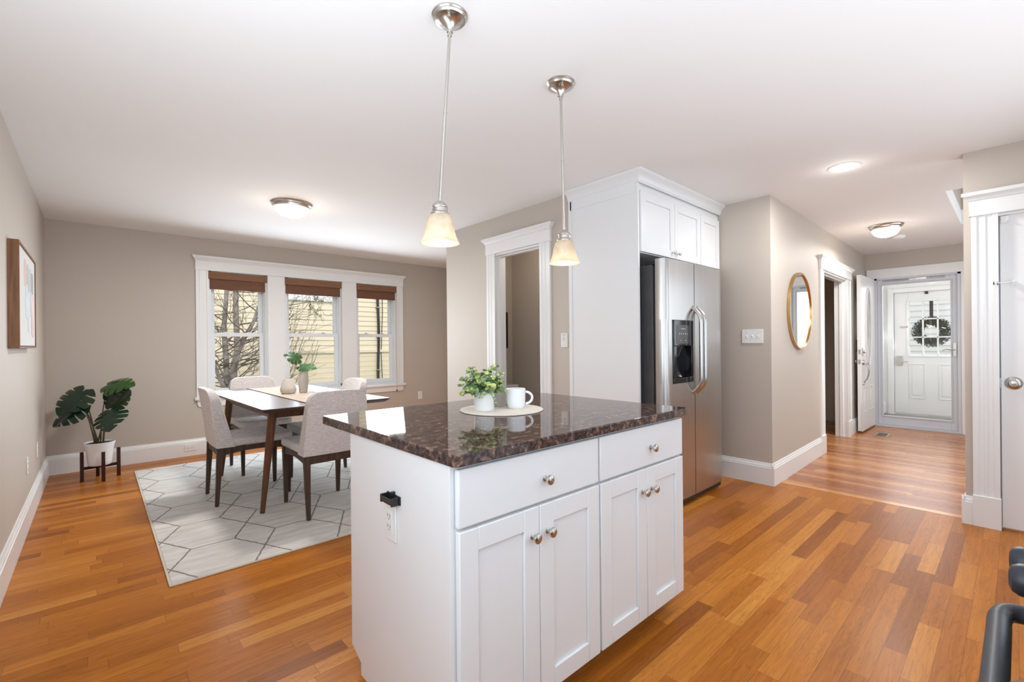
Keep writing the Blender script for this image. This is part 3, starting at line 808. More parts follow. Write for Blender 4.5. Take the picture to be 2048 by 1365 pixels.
random.seed(4)
wr = thing('wreath', 'round green boxwood wreath hanging on the outer porch door', 'wreath', (PX1 + 0.135, 0.918, 1.345), PI / 2)
m = MB()
for i in range(3600):
    a = random.uniform(0, 2 * PI); b_ = random.uniform(0, 2 * PI); rr = 0.072 * math.sqrt(random.uniform(0.35, 1))
    R0 = 0.172
    p = Vector(((R0 + rr * math.cos(b_)) * math.cos(a), rr * math.sin(b_) * 0.55, (R0 + rr * math.cos(b_)) * math.sin(a)))
    d = Vector((random.gauss(0, 1), random.gauss(0, 1), random.gauss(0, 1))).normalized(); e = d.cross(Vector((random.gauss(0, 1), random.gauss(0, 1), 1))).normalized()
    L, w_ = random.uniform(.018, .034), random.uniform(.006, .010)
    m.face([m._v(p), m._v(p + d * L * .5 + e * w_), m._v(p + d * L), m._v(p + d * L * .5 - e * w_)])
m.build('foliage', M['wreath'], wr, recalc=False)
m = MB(); m.tube([(0.172 * math.cos(2 * PI * i / 24), 0, 0.172 * math.sin(2 * PI * i / 24)) for i in range(25)], 0.03, 8); m.build('twig_ring', M['twig'], wr)
m = MB(); m.box(-0.022, -0.004, 0.17, 0.022, 0.004, 0.63); m.build('hanging_strap', M['black'], wr)

# closet door
cd = sroot('door_4', 'plain white closet door with an oval knob plate at the right edge')
MB(FC).box(-0.715, -0.050, 0.016, 0.066, -0.012, 1.995).build('door_leaf', M['trim'], cd, bevel=0.002)
m = MB(FC); m.lathe([(.040, -.012), (.040, -.008), (.032, 0.0), (.022, .004), (.020, .001), (0, .001)], (0.012, 0, 0.935), 32, 'y'); m.lathe([(0, .020), (.014, .018), (.016, .008), (.012, .0)], (0.012, 0, 0.935), 20, 'y'); m.build('door_knob', M['nickel'], cd)
m = MB(FC); m.box(0.0672, -0.045, 0.90, 0.071, -0.02, 0.965); m.build('latch_plate', M['nickel'], cd)
m = MB(FC); m.prism([(0.062, 1.945), (0.062, 1.99), (0.026, 1.99), (0.026, 1.955), (0.034, 1.945)], -0.012, 0.004, 'y'); m.lathe([(0, .012), (.005, .011), (.006, .003)], (0.036, 0, 1.958), 12, 'y'); m.build('finger_guard', M['white_plastic'], cd, bevel=0.002)
hk = thing('door_hook', 'small white hook latch between the closet casing and door', 'latch', (CX, 0.085, 1.567), PI / 2)
m = MB(); m.lathe([(0, .030), (.006, .028), (.006, .020), (.013, .020), (.013, .017)], (0.0, 0, 0.0), 14, 'y'); m.box(-0.006, 0.018, -0.02, 0.006, 0.022, 0.014); m.build('eye_plate', M['white_plastic'], hk)
m = MB(); m.box(-0.082, -0.012, -0.018, -0.070, 0.014, 0.014); m.lathe([(0, .020), (.006, .018), (.006, -.010)], (-0.076, 0, 0.0), 14, 'y'); m.build('screw_plate', M['white_plastic'], hk)
m = MB(); m.tube([(0.004, 0.026, 0.004), (-0.02, 0.028, -0.001), (-0.05, 0.026, 0.0), (-0.078, 0.018, 0.003)], 0.0032, 8); m.build('hook_bar', M['white_plastic'], hk)

# ------------------------------------------------------------------ kitchen island
def shaker(m, x0, x1, z0, z1, y, t=0.020, fw=0.066, rec=0.009, frame=None):
    """door slab in the xz plane: outer face at y, thickness t going +y, recessed panel"""
    m.box(x0, y, z0, x0 + fw, y + t, z1); m.box(x1 - fw, y, z0, x1, y + t, z1)
    m.box(x0 + fw, y, z0, x1 - fw, y + t, z0 + fw); m.box(x0 + fw, y, z1 - fw, x1 - fw, y + t, z1)
    m.box(x0 + fw, y + rec, z0 + fw, x1 - fw, y + t, z1 - fw)
def knob(x, y, z, parent, mat=None, s=1.0):
    m = MB()
    pr = [(.010, 0), (.010, -.003), (.0055, -.006), (.0055, -.014), (.009, -.018), (.0155, -.021), (.0165, -.025), (.015, -.029), (.009, -.032), (0, -.033)]
    m.lathe([(r * s, h * s) for r, h in pr], (x, y, z), 20, 'y'); m.lathe([(0, -.0335 * s), (.006 * s, -.0335 * s), (.006 * s, -.031 * s)], (x, y, z), 14, 'y')
    return m.build('knob', mat or M['nickel'], parent)
YF = 1.022     # outer face of the doors
def base_cabinet(name, label, x0, x1, right_end, xs):
    t = thing(name, label, 'cabinet', (x0, YF, 0), group='island base cabinets')
    wd = x1 - x0
    m = MB()
    m.box(0.0, 0.021, 0.078, wd, 0.675, 0.879)
    m.box(0.0 if not right_end else 0.0, 0.10, 0.0, wd - (0.012 if right_end else 0), 0.60, 0.079)
    m.build('carcass', M['cab'], t, bevel=0.001)
    if not right_end:
        MB().prism([(0.021, 0.0), (0.675, 0.078), (0.675, 0.879), (0.021, 0.879)][0:0] + [(0.019, 0.0), (0.60, 0.0), (0.60, 0.045), (0.678, 0.079), (0.678, 0.879), (0.019, 0.879)], -0.012, 0.001, 'x').build('end_panel', M['cab'], t, bevel=0.001)
    o = MB(); o.box(xs[0], 0, 0.703, xs[2], 0.020, 0.866); d = o.build('drawer', M['cab'], t, bevel=0.005, seg=3)
    knob((xs[0] + xs[2]) / 2 + (0.035 if right_end else 0.028), 0, 0.776, d)
    for a, b, kx in ((xs[0] + .002, xs[1] - .0015, xs[1] - .0015 - 0.032), (xs[1] + .0015, xs[2] + .002, xs[1] + .0015 + 0.034)):
        o = MB(); shaker(o, a, b, 0.083, 0.694, 0.0); d = o.build('door', M['cab'], t, bevel=0.0025)
        knob(kx, 0, 0.606, d)
    # fronts towards the dining side
    o = MB(); o.box(0.0, 0.676, 0.703, wd - 0.004, 0.696, 0.862); o.build('rear_drawer', M['cab'], t, bevel=0.004)
    o = MB(); o.box(0.0, 0.676, 0.083, wd - 0.004, 0.696, 0.694); o.build('rear_door', M['cab'], t, bevel=0.004)
    return t
XL = 0.722
b1 = base_cabinet('base_cabinet', 'white island cabinet nearest the camera with the outlet on its side', XL, 1.352, False, (0.004, 0.318, 0.626))
b2 = base_cabinet('base_cabinet', 'white island cabinet at the end nearest the refrigerator', 1.352, 1.972, True, (0.006, 0.317, 0.616))
FS = Matrix(((0, -1, 0, -0.012), (1, 0, 0, 0), (0, 0, 1, 0), (0, 0, 0, 1)))   # local: x along depth, y outward (to -x)
m = MB(FS); m.box(0.316, 0, 0.573, 0.394, 0.006, 0.692); o = m.build('outlet_plate', M['white_plastic'], b1, bevel=0.002); o['label'] = 'white outlet on the island side'
m = MB(FS); m.box(0.338, 0.005, 0.598, 0.372, 0.0085, 0.668); m.build('outlet_face', M['white_plastic'], o, bevel=0.001)
m = MB(FS)
for zc in (0.615, 0.650): m.box(0.346, 0.0082, zc, 0.349, 0.0092, zc + 0.010); m.box(0.361, 0.0082, zc, 0.364, 0.0092, zc + 0.010); m.lathe([(0, .0092), (.0028, .0092), (.0028, .008)], (0.355, 0, zc - 0.006), 8, 'y')
m.build('socket_slots', M['grey_print'], o)
m = MB(FS); m.box(0.290, 0, 0.700, 0.378, 0.004, 0.728); m.box(0.300, 0.004, 0.704, 0.370, 0.030, 0.708); m.box(0.300, 0.026, 0.704, 0.370, 0.030, 0.722); m.box(0.296, 0.004, 0.700, 0.302, 0.030, 0.726); m.box(0.368, 0.004, 0.700, 0.374, 0.030, 0.726); m.box(0.325, 0.0, 0.728, 0.337, 0.012, 0.737)
o = m.build('hook_bracket', M['black'], b1, bevel=0.001); o['label'] = 'small black plastic bracket above the island outlet'
ct = thing('island_countertop', 'dark brown polished granite top covering the island cabinets', 'countertop', (0, 0, 0.880))
def rrect(x0, y0, x1, y1, r, n=6):
    p = []
    for cx_, cy_, a0 in ((x1 - r, y0 + r, -PI / 2), (x1 - r, y1 - r, 0), (x0 + r, y1 - r, PI / 2), (x0 + r, y0 + r, PI)):
        for i in range(n + 1): a = a0 + PI / 2 * i / n; p.append((cx_ + r * math.cos(a), cy_ + r * math.sin(a)))
    return p
MB().prism(rrect(0.700, 1.000, 1.985, 1.972, 0.018), 0, 0.034, 'z').build('slab', M['granite'], ct, bevel=0.004, seg=3)

# things on the island
ZC = 0.9145
pm = thing('placemat', 'round cream woven placemat on the granite island', 'placemat', (1.345, 1.555, ZC))
m = MB(); m.lathe([(0, 0), (.178, 0), (.186, .001), (.186, .004), (.178, .0055), (0, .0055)], (0, 0, 0), 64); m.build('disc', M['mat'], pm)
ZM = ZC + 0.0057
def pot(name, label, loc, r0, r1, h, mat, cat='pot'):
    t = thing(name, label, cat, loc)
    m = MB(); m.lathe([(0, 0), (r0 - .002, 0), (r0, .003), (r1, h - .002), (r1 - .002, h), (r1 - .005, h), (r1 - .006, h - .012), (0, h - .012)], (0, 0, 0), 40); m.build('pot', mat, t)
    m = MB(); m.lathe([(0, h - .0115), (r1 - .0065, h - .0115)], (0, 0, 0), 30); m.build('soil', M['soil'], t, recalc=False)
    return t
pp = pot('potted_eucalyptus', 'white pot of yellow-green eucalyptus sprigs on the placemat', (1.262, 1.575, ZM), 0.043, 0.0465, 0.088, M['matte_white'], 'plant')
random.seed(11)
m = MB(); st = MB()
def disc(mb, c, nrm, r, cup=0.25):
    nrm = nrm.normalized(); a = nrm.orthogonal().normalized(); b_ = nrm.cross(a)
    ctr = mb._v(c); n_ = 9; vs = []
    for i in range(n_):
        t_ = 2 * PI * i / n_; vs.append(mb._v(c + (a * math.cos(t_) + b_ * math.sin(t_) * 0.9) * r + nrm * r * cup))
    for i in range(n_): mb.face([ctr, vs[i], vs[(i + 1) % n_]])
for k in range(46):
    az = random.uniform(0, 2 * PI); spread = random.uniform(0.25, 1.0)
    L = random.uniform(0.08, 0.165); p0 = Vector((0.022 * math.cos(az), 0.022 * math.sin(az), 0.076))
    out = Vector((math.cos(az), math.sin(az), 0)); pts = []
    for i in range(7):
        s_ = i / 6; pts.append(p0 + out * (L * spread * s_) * 0.82 + Vector((0, 0, L * (0.95 - 0.5 * spread) * s_ - 0.05 * spread * s_ * s_)))
    st.tube(pts, [.0016 - .0008 * i / 6 for i in range(7)], 5)
    for i in range(1, 7):
        for sd_ in (-1, 1):
            side = (pts[i] - pts[i - 1]).normalized().cross(Vector((random.gauss(0, .6), random.gauss(0, .6), 1))).normalized() * sd_
            r_ = random.uniform(.011, .019) * (1.15 - 0.55 * i / 6)
            disc(m, pts[i] + side * r_ * 0.9, Vector((random.gauss(0, .5), random.gauss(0, .5), 1)) + out * 0.5 - side * .2, r_)
# the few longer sprigs
RV = Vector((math.cos(YAW), -math.sin(YAW), 0))
for dx, dz, n_ in ((0.085, 0.075, 8), (0.05, 0.115, 7), (-0.10, 0.045, 8), (-0.075, 0.085, 8), (0.045, -0.045, 7), (-0.02, -0.02, 5)):
    base = Vector((0, 0, 0.082)); tip = base + RV * dx + Vector((-.01, -.01, dz)) + Vector((-.35, -.35, 0)) * max(0, -dz)
    if dz < 0: tip += Vector((-.02, -.03, 0))
    pts = [base.lerp(tip, i / n_) + Vector((0, 0, 0.03 * math.sin(PI * i / n_))) for i in range(n_ + 1)]
    st.tube(pts, .0011, 5)
    for i in range(2, n_ + 1):
        for sd_ in (-1, 1):
            side = Vector((random.gauss(0, .5), random.gauss(0, .5), 1)).cross(pts[i] - pts[i - 1]).normalized() * sd_
            disc(m, pts[i] + side * .008, Vector((-.4, -.6, .7)) + side * random.uniform(-.5, .5), random.uniform(.005, .010) * (1.2 - .6 * i / n_))
m.build('leaves', M['euca'], pp, recalc=False); st.build('stems', M['stem'], pp)

g2 = pot('plant_pot', 'grey stoneware pot behind the white pot on the placemat', (1.388, 1.634, ZM), 0.040, 0.044, 0.080, M['grey_pot'])
mg = thing('mug', 'white ceramic mug with a round handle on the placemat', 'mug', (1.405, 1.525, ZM))
m = MB(); m.lathe([(0, 0), (.034, 0), (.037, .003), (.0415, .02), (.043, .04), (.0435, .086), (.042, .088), (.0405, .086), (.040, .02), (.036, .008), (0, .006)], (0, 0, 0), 40); m.build('cup', M['ceramic'], mg)
hd = RV
pts = []
for i in range(15):
    a = -PI / 2 * 0.95 + PI * 0.95 * i / 14
    pts.append(hd * (0.041 + 0.033 * math.cos(a)) + Vector((0, 0, 0.046 + 0.027 * math.sin(a))))
m = MB(); m.tube(pts, 0.0055, 10); m.build('handle', M['ceramic'], mg)
sk = thing('salt_cellar', 'tiny clear and brass trinket half hidden behind the mug', 'ornament', (1.437, 1.605, ZM))
m = MB(); m.lathe([(0, 0), (.016, 0), (.016, .008), (.006, .012), (.006, .020), (.013, .024), (.013, .036), (0, .038)], (0, 0, 0), 18); m.build('body', M['chrome'], sk)

# ------------------------------------------------------------------ refrigerator and its cabinet
fg = thing('refrigerator', 'stainless side-by-side refrigerator with a black ice dispenser', 'refrigerator', (2.93, 1.63, 0))
FWD, SPL = 0.925, 0.405
def yf(x):       # bowed front, x from 0 to FWD, local y
    e = min(x, FWD - x)
    y = 0.009 * (abs(x - 0.46) / 0.46) ** 2.0
    if e < 0.055: y += 0.034 * (1 - math.sqrt(max(0, 1 - ((0.055 - e) / 0.055) ** 2)))
    return y
def slab(m, x0, x1, z0, z1, yb=0.085, n=16, rl=0, rr=0):
    pts = []
    for i in range(n + 1):
        x = x0 + (x1 - x0) * i / n; pts.append((x, yf(x)))
    m.prism(pts + [(x1, yb), (x0, yb)], z0, z1, 'z')
MB().box(0.0, 0.105, 0.03, FWD - 0.01, 0.78, 1.765).build('body', M['charcoal'], fg, bevel=0.004)
MB().box(0.01, 0.084, 0.07, FWD - 0.02, 0.107, 1.75).build('gasket', M['black'], fg)
ZD0, ZD1, XD0, XD1, DB, DT = 0.066, 1.803, 0.095, 0.375, 0.915, 1.372
m = MB()
slab(m, 0, SPL, ZD0, DB); slab(m, 0, SPL, DT, ZD1); slab(m, 0, XD0, DB, DT, n=8); slab(m, XD1, SPL, DB, DT, n=3)
d1 = m.build('freezer_door', M['steel'], fg, angle=50)
m = MB(); slab(m, SPL + 0.008, FWD, ZD0, ZD1, n=22); d2 = m.build('refrigerator_door', M['steel'], fg, angle=50)
# dispenser
dp = MB()
def dface(x): return yf(x) - 0.010
def dslab(m, x0, x1, z0, z1, yo=0.0, yb=0.06, n=8):
    pts = [(x0 + (x1 - x0) * i / n, dface(x0 + (x1 - x0) * i / n) + yo) for i in range(n + 1)]
    m.prism(pts + [(x1, yb), (x0, yb)], z0, z1, 'z')
dslab(dp, XD0, XD1, 1.185, DT); dslab(dp, XD0, XD0 + 0.035, 0.955, 1.185, n=3); dslab(dp, XD1 - 0.03, XD1, 0.955, 1.185, n=3)
dslab(dp, XD0, XD1, DB, 0.955)
dp.box(XD0, 0.055, DB, XD1, 0.075, DT)
D = dp.build('ice_dispenser', M['black_gloss'], d1, bevel=0.003); D['label'] = 'black ice and water dispenser in the freezer door'
m = MB(); dslab(m, XD0 + 0.035, XD1 - 0.05, 1.20, 1.335, yo=-0.0015, yb=0.03); m.build('control_panel', M['screen'], d1)
for i in range(5):
    x = XD0 + 0.065 + i * 0.028; y = dface(x) - 0.0022
    m = MB(); m.prism([(x, 1.268), (x + .010, 1.268), (x + .010, 1.274), (x + .007, 1.274), (x + .007, 1.274 + .006 * (i % 2)), (x + .003, 1.274 + .006 * (i % 2)), (x + .003, 1.2741), (x, 1.2741)], y, y + .002, 'y'); m.build('panel_icon', M['grey_text'], d1)
for x in (XD0 + 0.085, XD0 + 0.15):
    y = dface(x) - 0.0022; MB().box(x, y, 1.222, x + 0.012, y + .002, 1.226).build('panel_icon', M['grey_text'], d1)
cu = bpy.data.curves.new('brand_text', 'FONT'); cu.body = 'FRIGIDAIRE'; cu.size = 0.0125; cu.align_x = 'CENTER'; cu.extrude = 0.0003
cu.materials.append(M['grey_text'])
_tmp = bpy.data.objects.new('brand_text_curve', cu); COL.objects.link(_tmp)
bpy.context.view_layer.update()
_me = bpy.data.meshes.new_from_object(_tmp.evaluated_get(bpy.context.evaluated_depsgraph_get()))
bpy.data.objects.remove(_tmp)
_me.name = 'brand_text'
tx = bpy.data.objects.new('brand_text', _me); COL.objects.link(tx); tx.parent = d1
tx.location = (XD0 + 0.118, dface(XD0 + 0.118) - 0.0030, 1.303); tx.rotation_euler = (PI / 2, 0, 0)
m = MB(); m.hexa([(0.165, 0.02, 1.10), (0.215, 0.02, 1.10), (0.215, 0.05, 1.10), (0.165, 0.05, 1.10)], [(0.15, 0.0, 1.186), (0.235, 0.0, 1.186), (0.235, 0.05, 1.186), (0.15, 0.05, 1.186)])
m.build('ice_chute', M['black_gloss'], d1, bevel=0.008, seg=3)
m = MB(); m.grid(lambda u, v: (0.155 + 0.085 * u, 0.052 - 0.038 * v ** 2, 1.07 - 0.11 * v), 6, 8); m.build('dispenser_paddle', M['black_gloss'], d1)
for (xc, dd) in ((SPL - 0.021, d1), (SPL + 0.044, d2)):
    pts = []
    for i in range(25):
        s_ = i / 24; z = 0.825 + 0.655 * s_
        e = min(s_, 1 - s_); k = 1 - max(0, 1 - e / 0.17) ** 2.0
        pts.append((xc, yf(xc) + 0.012 - 0.075 * k, z))
    m = MB(); m.tube(pts, 0.0160, 14, flat=0.85); m.build('door_handle', M['steel'], dd)
m = MB(); m.box(0.02, 0.06, 0.0, FWD - 0.03, 0.5, 0.032); m.box(0.0, 0.03, 0.018, FWD - 0.01, 0.10, 0.062); m.build('base_grille', M['black'], fg, bevel=0.006)
for x in (0.012, FWD - .08): MB().box(x, 0.088, 1.766, x + 0.063, 0.17, 1.80).build('hinge_cover', M['black'], fg, bevel=0.005)

rc = thing('refrigerator_cabinet', 'white cabinet above the refrigerator with its tall end panel and crown', 'cabinet', (0, 0, 0))
m = MB(); m.box(2.880, 1.815, 1.86, 4.185, 2.448, 2.37); m.build('carcass', M['cab'], rc, bevel=0.001)
m = MB(); m.box(2.858, 1.805, 0, 2.880, 2.448, 2.40); m.box(2.853, 2.415, 0, 2.858, 2.448, 2.38); m.build('end_panel', M['cab'], rc, bevel=0.0015)
MB().box(2.853, 1.83, 2.285, 2.8585, 2.43, 2.38).build('panel_rail', M['cab'], rc, bevel=0.001)
for a, b, kx in ((2.884, 3.362, 3.325), (3.366, 3.800, 3.402), (3.808, 4.165, None)):
    o = MB(); shaker(o, a, b, 1.866, 2.302, 1.794, 0.020, 0.062); d = o.build('door', M['cab'], rc, bevel=0.002)
    if kx: knob(kx, 1.794, 1.908, d, M['chrome'], 0.95)
CR = [(0, 2.355), (0.006, 2.357), (0.006, 2.366), (0.011, 2.370), (0.014, 2.378), (0.020, 2.396), (0.036, 2.414), (0.048, 2.420), (0.052, 2.424), (0.052, 2.4395), (0, 2.4395)]
m = MB()
rings = []
for d, z in CR:
    x0, y0 = 2.858 - d, 1.800 - d
    rings.append([m._v((x0, 2.448 if True else 0, z)), m._v((x0, y0, z)), m._v((4.188, y0, z))])
for A, B in zip(rings, rings[1:] + rings[:1]):
    for i in range(2): m.face([A[i], A[i + 1], B[i + 1], B[i]])
m.face([q[0] for q in rings]); m.face([q[2] for q in rings][::-1])
m.build('crown_moulding', M['cab'], rc, angle=25)

# ------------------------------------------------------------------ wall fittings
def plate(name, label, cat, loc, rz, w_, h_, group=None):
    t = thing(name, label, cat, loc, rz, group)
    MB().box(-w_ / 2, 0, -h_ / 2, w_ / 2, 0.006, h_ / 2).build('cover_plate', M['white_plastic'], t, bevel=0.002)
    return t
def outlet(label, loc, rz, horiz=False):
    w_, h_ = (0.115, 0.072) if horiz else (0.072, 0.115)
    t = plate('wall_outlet', label, 'outlet', loc, rz, w_, h_, 'white wall outlets')
    for s_ in (-1, 1):
        cx_, cz_ = (s_ * 0.02, 0) if horiz else (0, s_ * 0.02)
        m = MB(); m.lathe([(0, .0085), (.0145, .0085), (.0155, .0055)], (cx_, 0, cz_), 18, 'y'); o = m.build('socket', M['white_plastic'], t)
        m = MB()
        for q in (-.005, .005):
            m.box(cx_ + q - .001, .0083, cz_ - .004, cx_ + q + .001, .0093, cz_ + .005)
        m.build('socket_slots', M['grey_print'], o)
    return t
outlet('white outlet low on the left wall, nearer the camera', (LX, 4.56, 0.405), -PI / 2)
outlet('white outlet low on the left wall, nearer the corner', (LX, 5.26, 0.40), -PI / 2)
outlet('white outlet set sideways in the baseboard right of the plant', (0.765, WX - 0.019, 0.092), PI, True)
outlet('white outlet on the window wall right of the windows', (3.685, WX, 0.435), PI)
t = plate('light_switch', 'white three-gang light switch plate beside the refrigerator', 'switch', (4.19, 1.528, 1.256), PI / 2, 0.172, 0.118)
for x in (-0.046, 0, 0.046):
    m = MB(); m.box(x - 0.005, 0.005, -0.012, x + 0.005, 0.007, 0.012); m.hexa([(x - .004, .006, -.004), (x + .004, .006, -.004), (x + .004, .006, .006), (x - .004, .006, .006)], [(x - .003, .017, .004), (x + .003, .017, .004), (x + .003, .017, .009), (x - .003, .017, .009)])
    m.build('toggle', M['white_plastic'], t, bevel=0.0008)
for x in (-0.046, 0, 0.046):
    MB().box(x - 0.008, 0.0058, 0.030, x + 0.008, 0.0066, 0.033).build('switch_print', M['grey_text'], t)
    MB().box(x - 0.007, 0.0058, -0.021, x + 0.007, 0.0066, -0.018).build('switch_print', M['grey_text'], t)
t = plate('wall_keypad', 'narrow white control keypad right of the washroom doorway', 'keypad', (DX, 2.518, 1.236), PI / 2, 0.072, 0.118)
MB().box(-0.022, 0.005, -0.045, 0.022, 0.009, 0.045).build('keypad_face', M['white_plastic'], t, bevel=0.001)
m = MB()
for z, w_ in ((0.046, 0.026), (0.021, 0.018), (0.004, 0.015), (-0.009, 0.010), (-0.03, 0.005)): m.box(-w_ / 2, 0.0055, z - .0018, w_ / 2, 0.0098, z + .0018)
for z in (0.033, 0.012): m.box(-.003, 0.0055, z - .0015, .003, 0.0098, z + .0015)
m.build('keypad_print', M['grey_print'], t)

mp = hallpt(0.785, 0.0, 1.498)
mr = thing('wall_mirror', 'round mirror in a thin gold frame on the hall wall', 'mirror', mp, PI + HA)
m = MB(); m.lathe([(.352, .003), (.352, .024), (.354, .026), (.364, .026), (.366, .024), (.366, .002), (.352, .003)], (0, 0, 0), 80, 'y'); m.build('frame', M['brass'], mr)
m = MB(); m.lathe([(0, .014), (.353, .014), (.353, .004), (0, .004)], (0, 0, 0), 80, 'y'); m.build('mirror_glass', M['mirror'], mr)

# picture on the left wall
pc = thing('wall_art', 'abstract pastel canvas in a deep walnut frame on the left wall', 'picture', (LX, 4.175, 1.21), -PI / 2)
PW, PH, PD = 0.465, 0.605, 0.046
m = MB(); t_ = 0.012
m.box(-PW, 0, 0, -PW + t_, PD, PH); m.box(PW - t_, 0, 0, PW, PD, PH); m.box(-PW + t_, 0, 0, PW - t_, PD, t_); m.box(-PW + t_, 0, PH - t_, PW - t_, PD, PH)
m.build('frame', M['walnut'], pc, bevel=0.001)
MB().box(-PW + t_ + .004, 0.002, t_ + .004, PW - t_ - .004, PD - 0.006, PH - t_ - .004).build('canvas', M['canvas'], pc)
STK = [((0.72, 0.45, 0.40), .62, .62, .90), ((0.45, 0.47, 0.52), .47, .50, .88), ((0.50, 0.55, 0.45), .33, .55, .86), ((0.24, 0.25, 0.26), .20, .58, .83),
       ((0.62, 0.70, 0.78), .55, .30, .66), ((0.66, 0.73, 0.80), .42, .16, .60), ((0.55, 0.60, 0.66), .30, .34, .62), ((0.78, 0.60, 0.52), .18, .36, .60), ((0.76, 0.55, 0.50), .18, .12, .42)]
for i, (c_, fx, za, zb) in enumerate(STK):     # local +x is towards the camera end
    m = MB(); x = -PW + 2 * PW * fx; n_ = 24; hw = 0.070
    c_ = tuple(v * 0.62 + 0.20 for v in c_)
    out = []
    for k in range(n_):
        a = 2 * PI * k / n_; zz = (za + zb) / 2 * PH + (zb - za) / 2 * PH * math.copysign(abs(math.sin(a)) ** 0.7, math.sin(a))
        out.append((x + hw * math.copysign(abs(math.cos(a)) ** 0.6, math.cos(a)), zz))
    m.prism(out, PD - 0.006, PD - 0.0055 + 0.0002 * i, 'y'); m.build('brush_stroke', plain('pastel_paint_%d' % i, c_, 0.8, var=0.08, scale=12), pc)

# floor register by the front door
vr = thing('floor_register', 'bronze floor heating register by the open front door', 'vent', (7.45, 1.16, 0.0), HA)
m = MB(); m.box(-0.15, -0.07, 0, 0.15, 0.07, 0.004); m.build('register_frame', M['grout'], vr, bevel=0.001)
m = MB()
for i in range(12): m.box(-0.125 + i * 0.021, -0.05, 0.0038, -0.112 + i * 0.021, 0.05, 0.0048)
m.build('louver', M['bronze'], vr)

# ------------------------------------------------------------------ ceiling lights
def pendant(label, cx_, cy_, bx, by):
    t = thing('pendant_light', label, 'light', (cx_, cy_, H), group='island pendant lights')
    m = MB(); m.lathe([(0, 0), (.066, 0), (.067, -.006), (.063, -.010), (.063, -.014), (.058, -.020), (.053, -.021), (.040, -.027), (.022, -.042), (.013, -.056), (.011, -.066), (0, -.067)], (0, 0, 0), 40); cn = m.build('canopy', M['nickel'], t)
    for a in (0.9, 0.9 + PI):
        m = MB(); m.lathe([(.004, -.022), (.004, -.032), (.0065, -.034), (.0065, -.041), (0, -.043)], (0.046 * math.cos(a), 0.046 * math.sin(a), 0), 12); m.build('screw', M['nickel'], cn)
    top = Vector((0, 0, -.060)); bot = Vector((bx - cx_, by - cy_, 1.735 - H)); d = bot - top
    m = MB(); m.cyl(top, top + d * 0.47, 0.0058, 12); m.cyl(top + d * 0.472, bot, 0.0058, 12); m.cyl(top + d * 0.465, top + d * 0.477, 0.0066, 12); m.cyl(top, top + d * 0.03, 0.0085, 12); m.build('rod', M['nickel'], t)
    b = (bot.x, bot.y, bot.z)
    m = MB(); m.lathe([(.008, .010), (.016, .006), (.026, -.004), (.030, -.012), (.0295, -.014), (.028, -.016), (.029, -.030), (.033, -.034), (.036, -.038), (.036, -.042), (0, -.042)], b, 32); m.build('socket_cap', M['nickel'], t)
    m = MB(); pr = [(.033, -.040), (.040, -.047), (.047, -.062), (.052, -.085), (.056, -.105), (.061, -.122), (.068, -.138), (.073, -.147), (.070, -.147), (.065, -.138), (.058, -.122), (.053, -.105), (.049, -.085), (.044, -.062), (.037, -.048), (.030, -.042)]
    m.lathe(pr, b, 40); m.build('shade', M['shade'], t)
    m = MB(); m.lathe([(0, -.042), (.014, -.045), (.016, -.075), (.028, -.100), (.030, -.122), (.024, -.140), (.012, -.150), (0, -.152)], b, 24); m.build('bulb', M['bulb'], t)
    point('pendant_lamp', (cx_ + b[0], cy_ + b[1], H + b[2] - 0.158), 0.50, r=0.03)
pendant('nickel bell pendant hanging nearer the camera, left of the other', 0.984, 1.4135, 0.952, 1.443)
pendant('nickel bell pendant hanging in front of the white cabinet end panel', 1.629, 1.437, 1.637, 1.430)

def flush(label, x, y, tip, R=0.163, down=16):
    t = thing('ceiling_light', label, 'light', (x, y, H), group='flush dome ceiling lights')
    m = MB(); m.lathe([(0, 0), (R, 0), (R + .002, -.006), (R - .004, -.012), (R - .006, -.020), (R - .018, -.028), (R - .022, -.040), (R - .030, -.042), (0, -.040)], (0, 0, 0), 56); m.build('base_ring', M['nickel'], t)
    m = MB(); rr = R - .028; n_ = 12
    m.lathe([(rr * math.cos(PI / 2 * i / n_) ** 0.8, -.040 - (tip - .052) * math.sin(PI / 2 * i / n_)) for i in range(n_)] + [(0, -.040 - (tip - .052))], (0, 0, 0), 48); m.build('glass_dome', M['dome'], t)
    m = MB(); m.lathe([(.012, -tip + .014), (.013, -tip + .010), (.006, -tip + .006), (.006, -tip + .002), (0, -tip)], (0, 0, 0), 16); m.build('finial', M['nickel'], t)
    point('flush_lamp', (x, y, H - tip - 0.06), 1.6, r=0.10)
    area('flush_downlight', (x, y, H - tip - 0.02), (x, y, 0), 0.22, 0.22, down, (1, 0.97, 0.93))
flush('white glass dome light on the dining room ceiling', 1.257, 4.201, 0.128)
flush('white glass dome light on the hall ceiling by the front door', 6.25, 0.93, 0.138, 0.150, 10)
t = thing('recessed_light', 'round recessed downlight lit white in the kitchen ceiling', 'light', (3.92, 0.81, H))
m = MB(); m.lathe([(.080, -.0005), (.098, -.0005), (.098, -.004), (.083, -.006), (.080, -.001)], (0, 0, 0), 48); m.build('trim_ring', M['white_plastic'], t)
m = MB(); m.lathe([(0, -.0025), (.081, -.0025)], (0, 0, 0), 48); m.build('lens', M['led'], t, recalc=False)
area('recessed_downlight', (3.92, 0.81, H - 0.012), (3.92, 0.81, 0), 0.13, 0.13, 9, (1, 0.98, 0.96))
point('recessed_lamp', (3.92, 0.81, H - 0.08), 0.35, (1, 0.98, 0.95), 0.05)
t = thing('smoke_detector', 'low round white smoke detector on the hall ceiling', 'smoke detector', (7.0, 0.925, H))
m = MB(); m.lathe([(0, 0), (.066, 0), (.066, -.012), (.058, -.028), (.04, -.034), (0, -.035)], (0, 0, 0), 36); m.build('housing', M['white_plastic'], t)

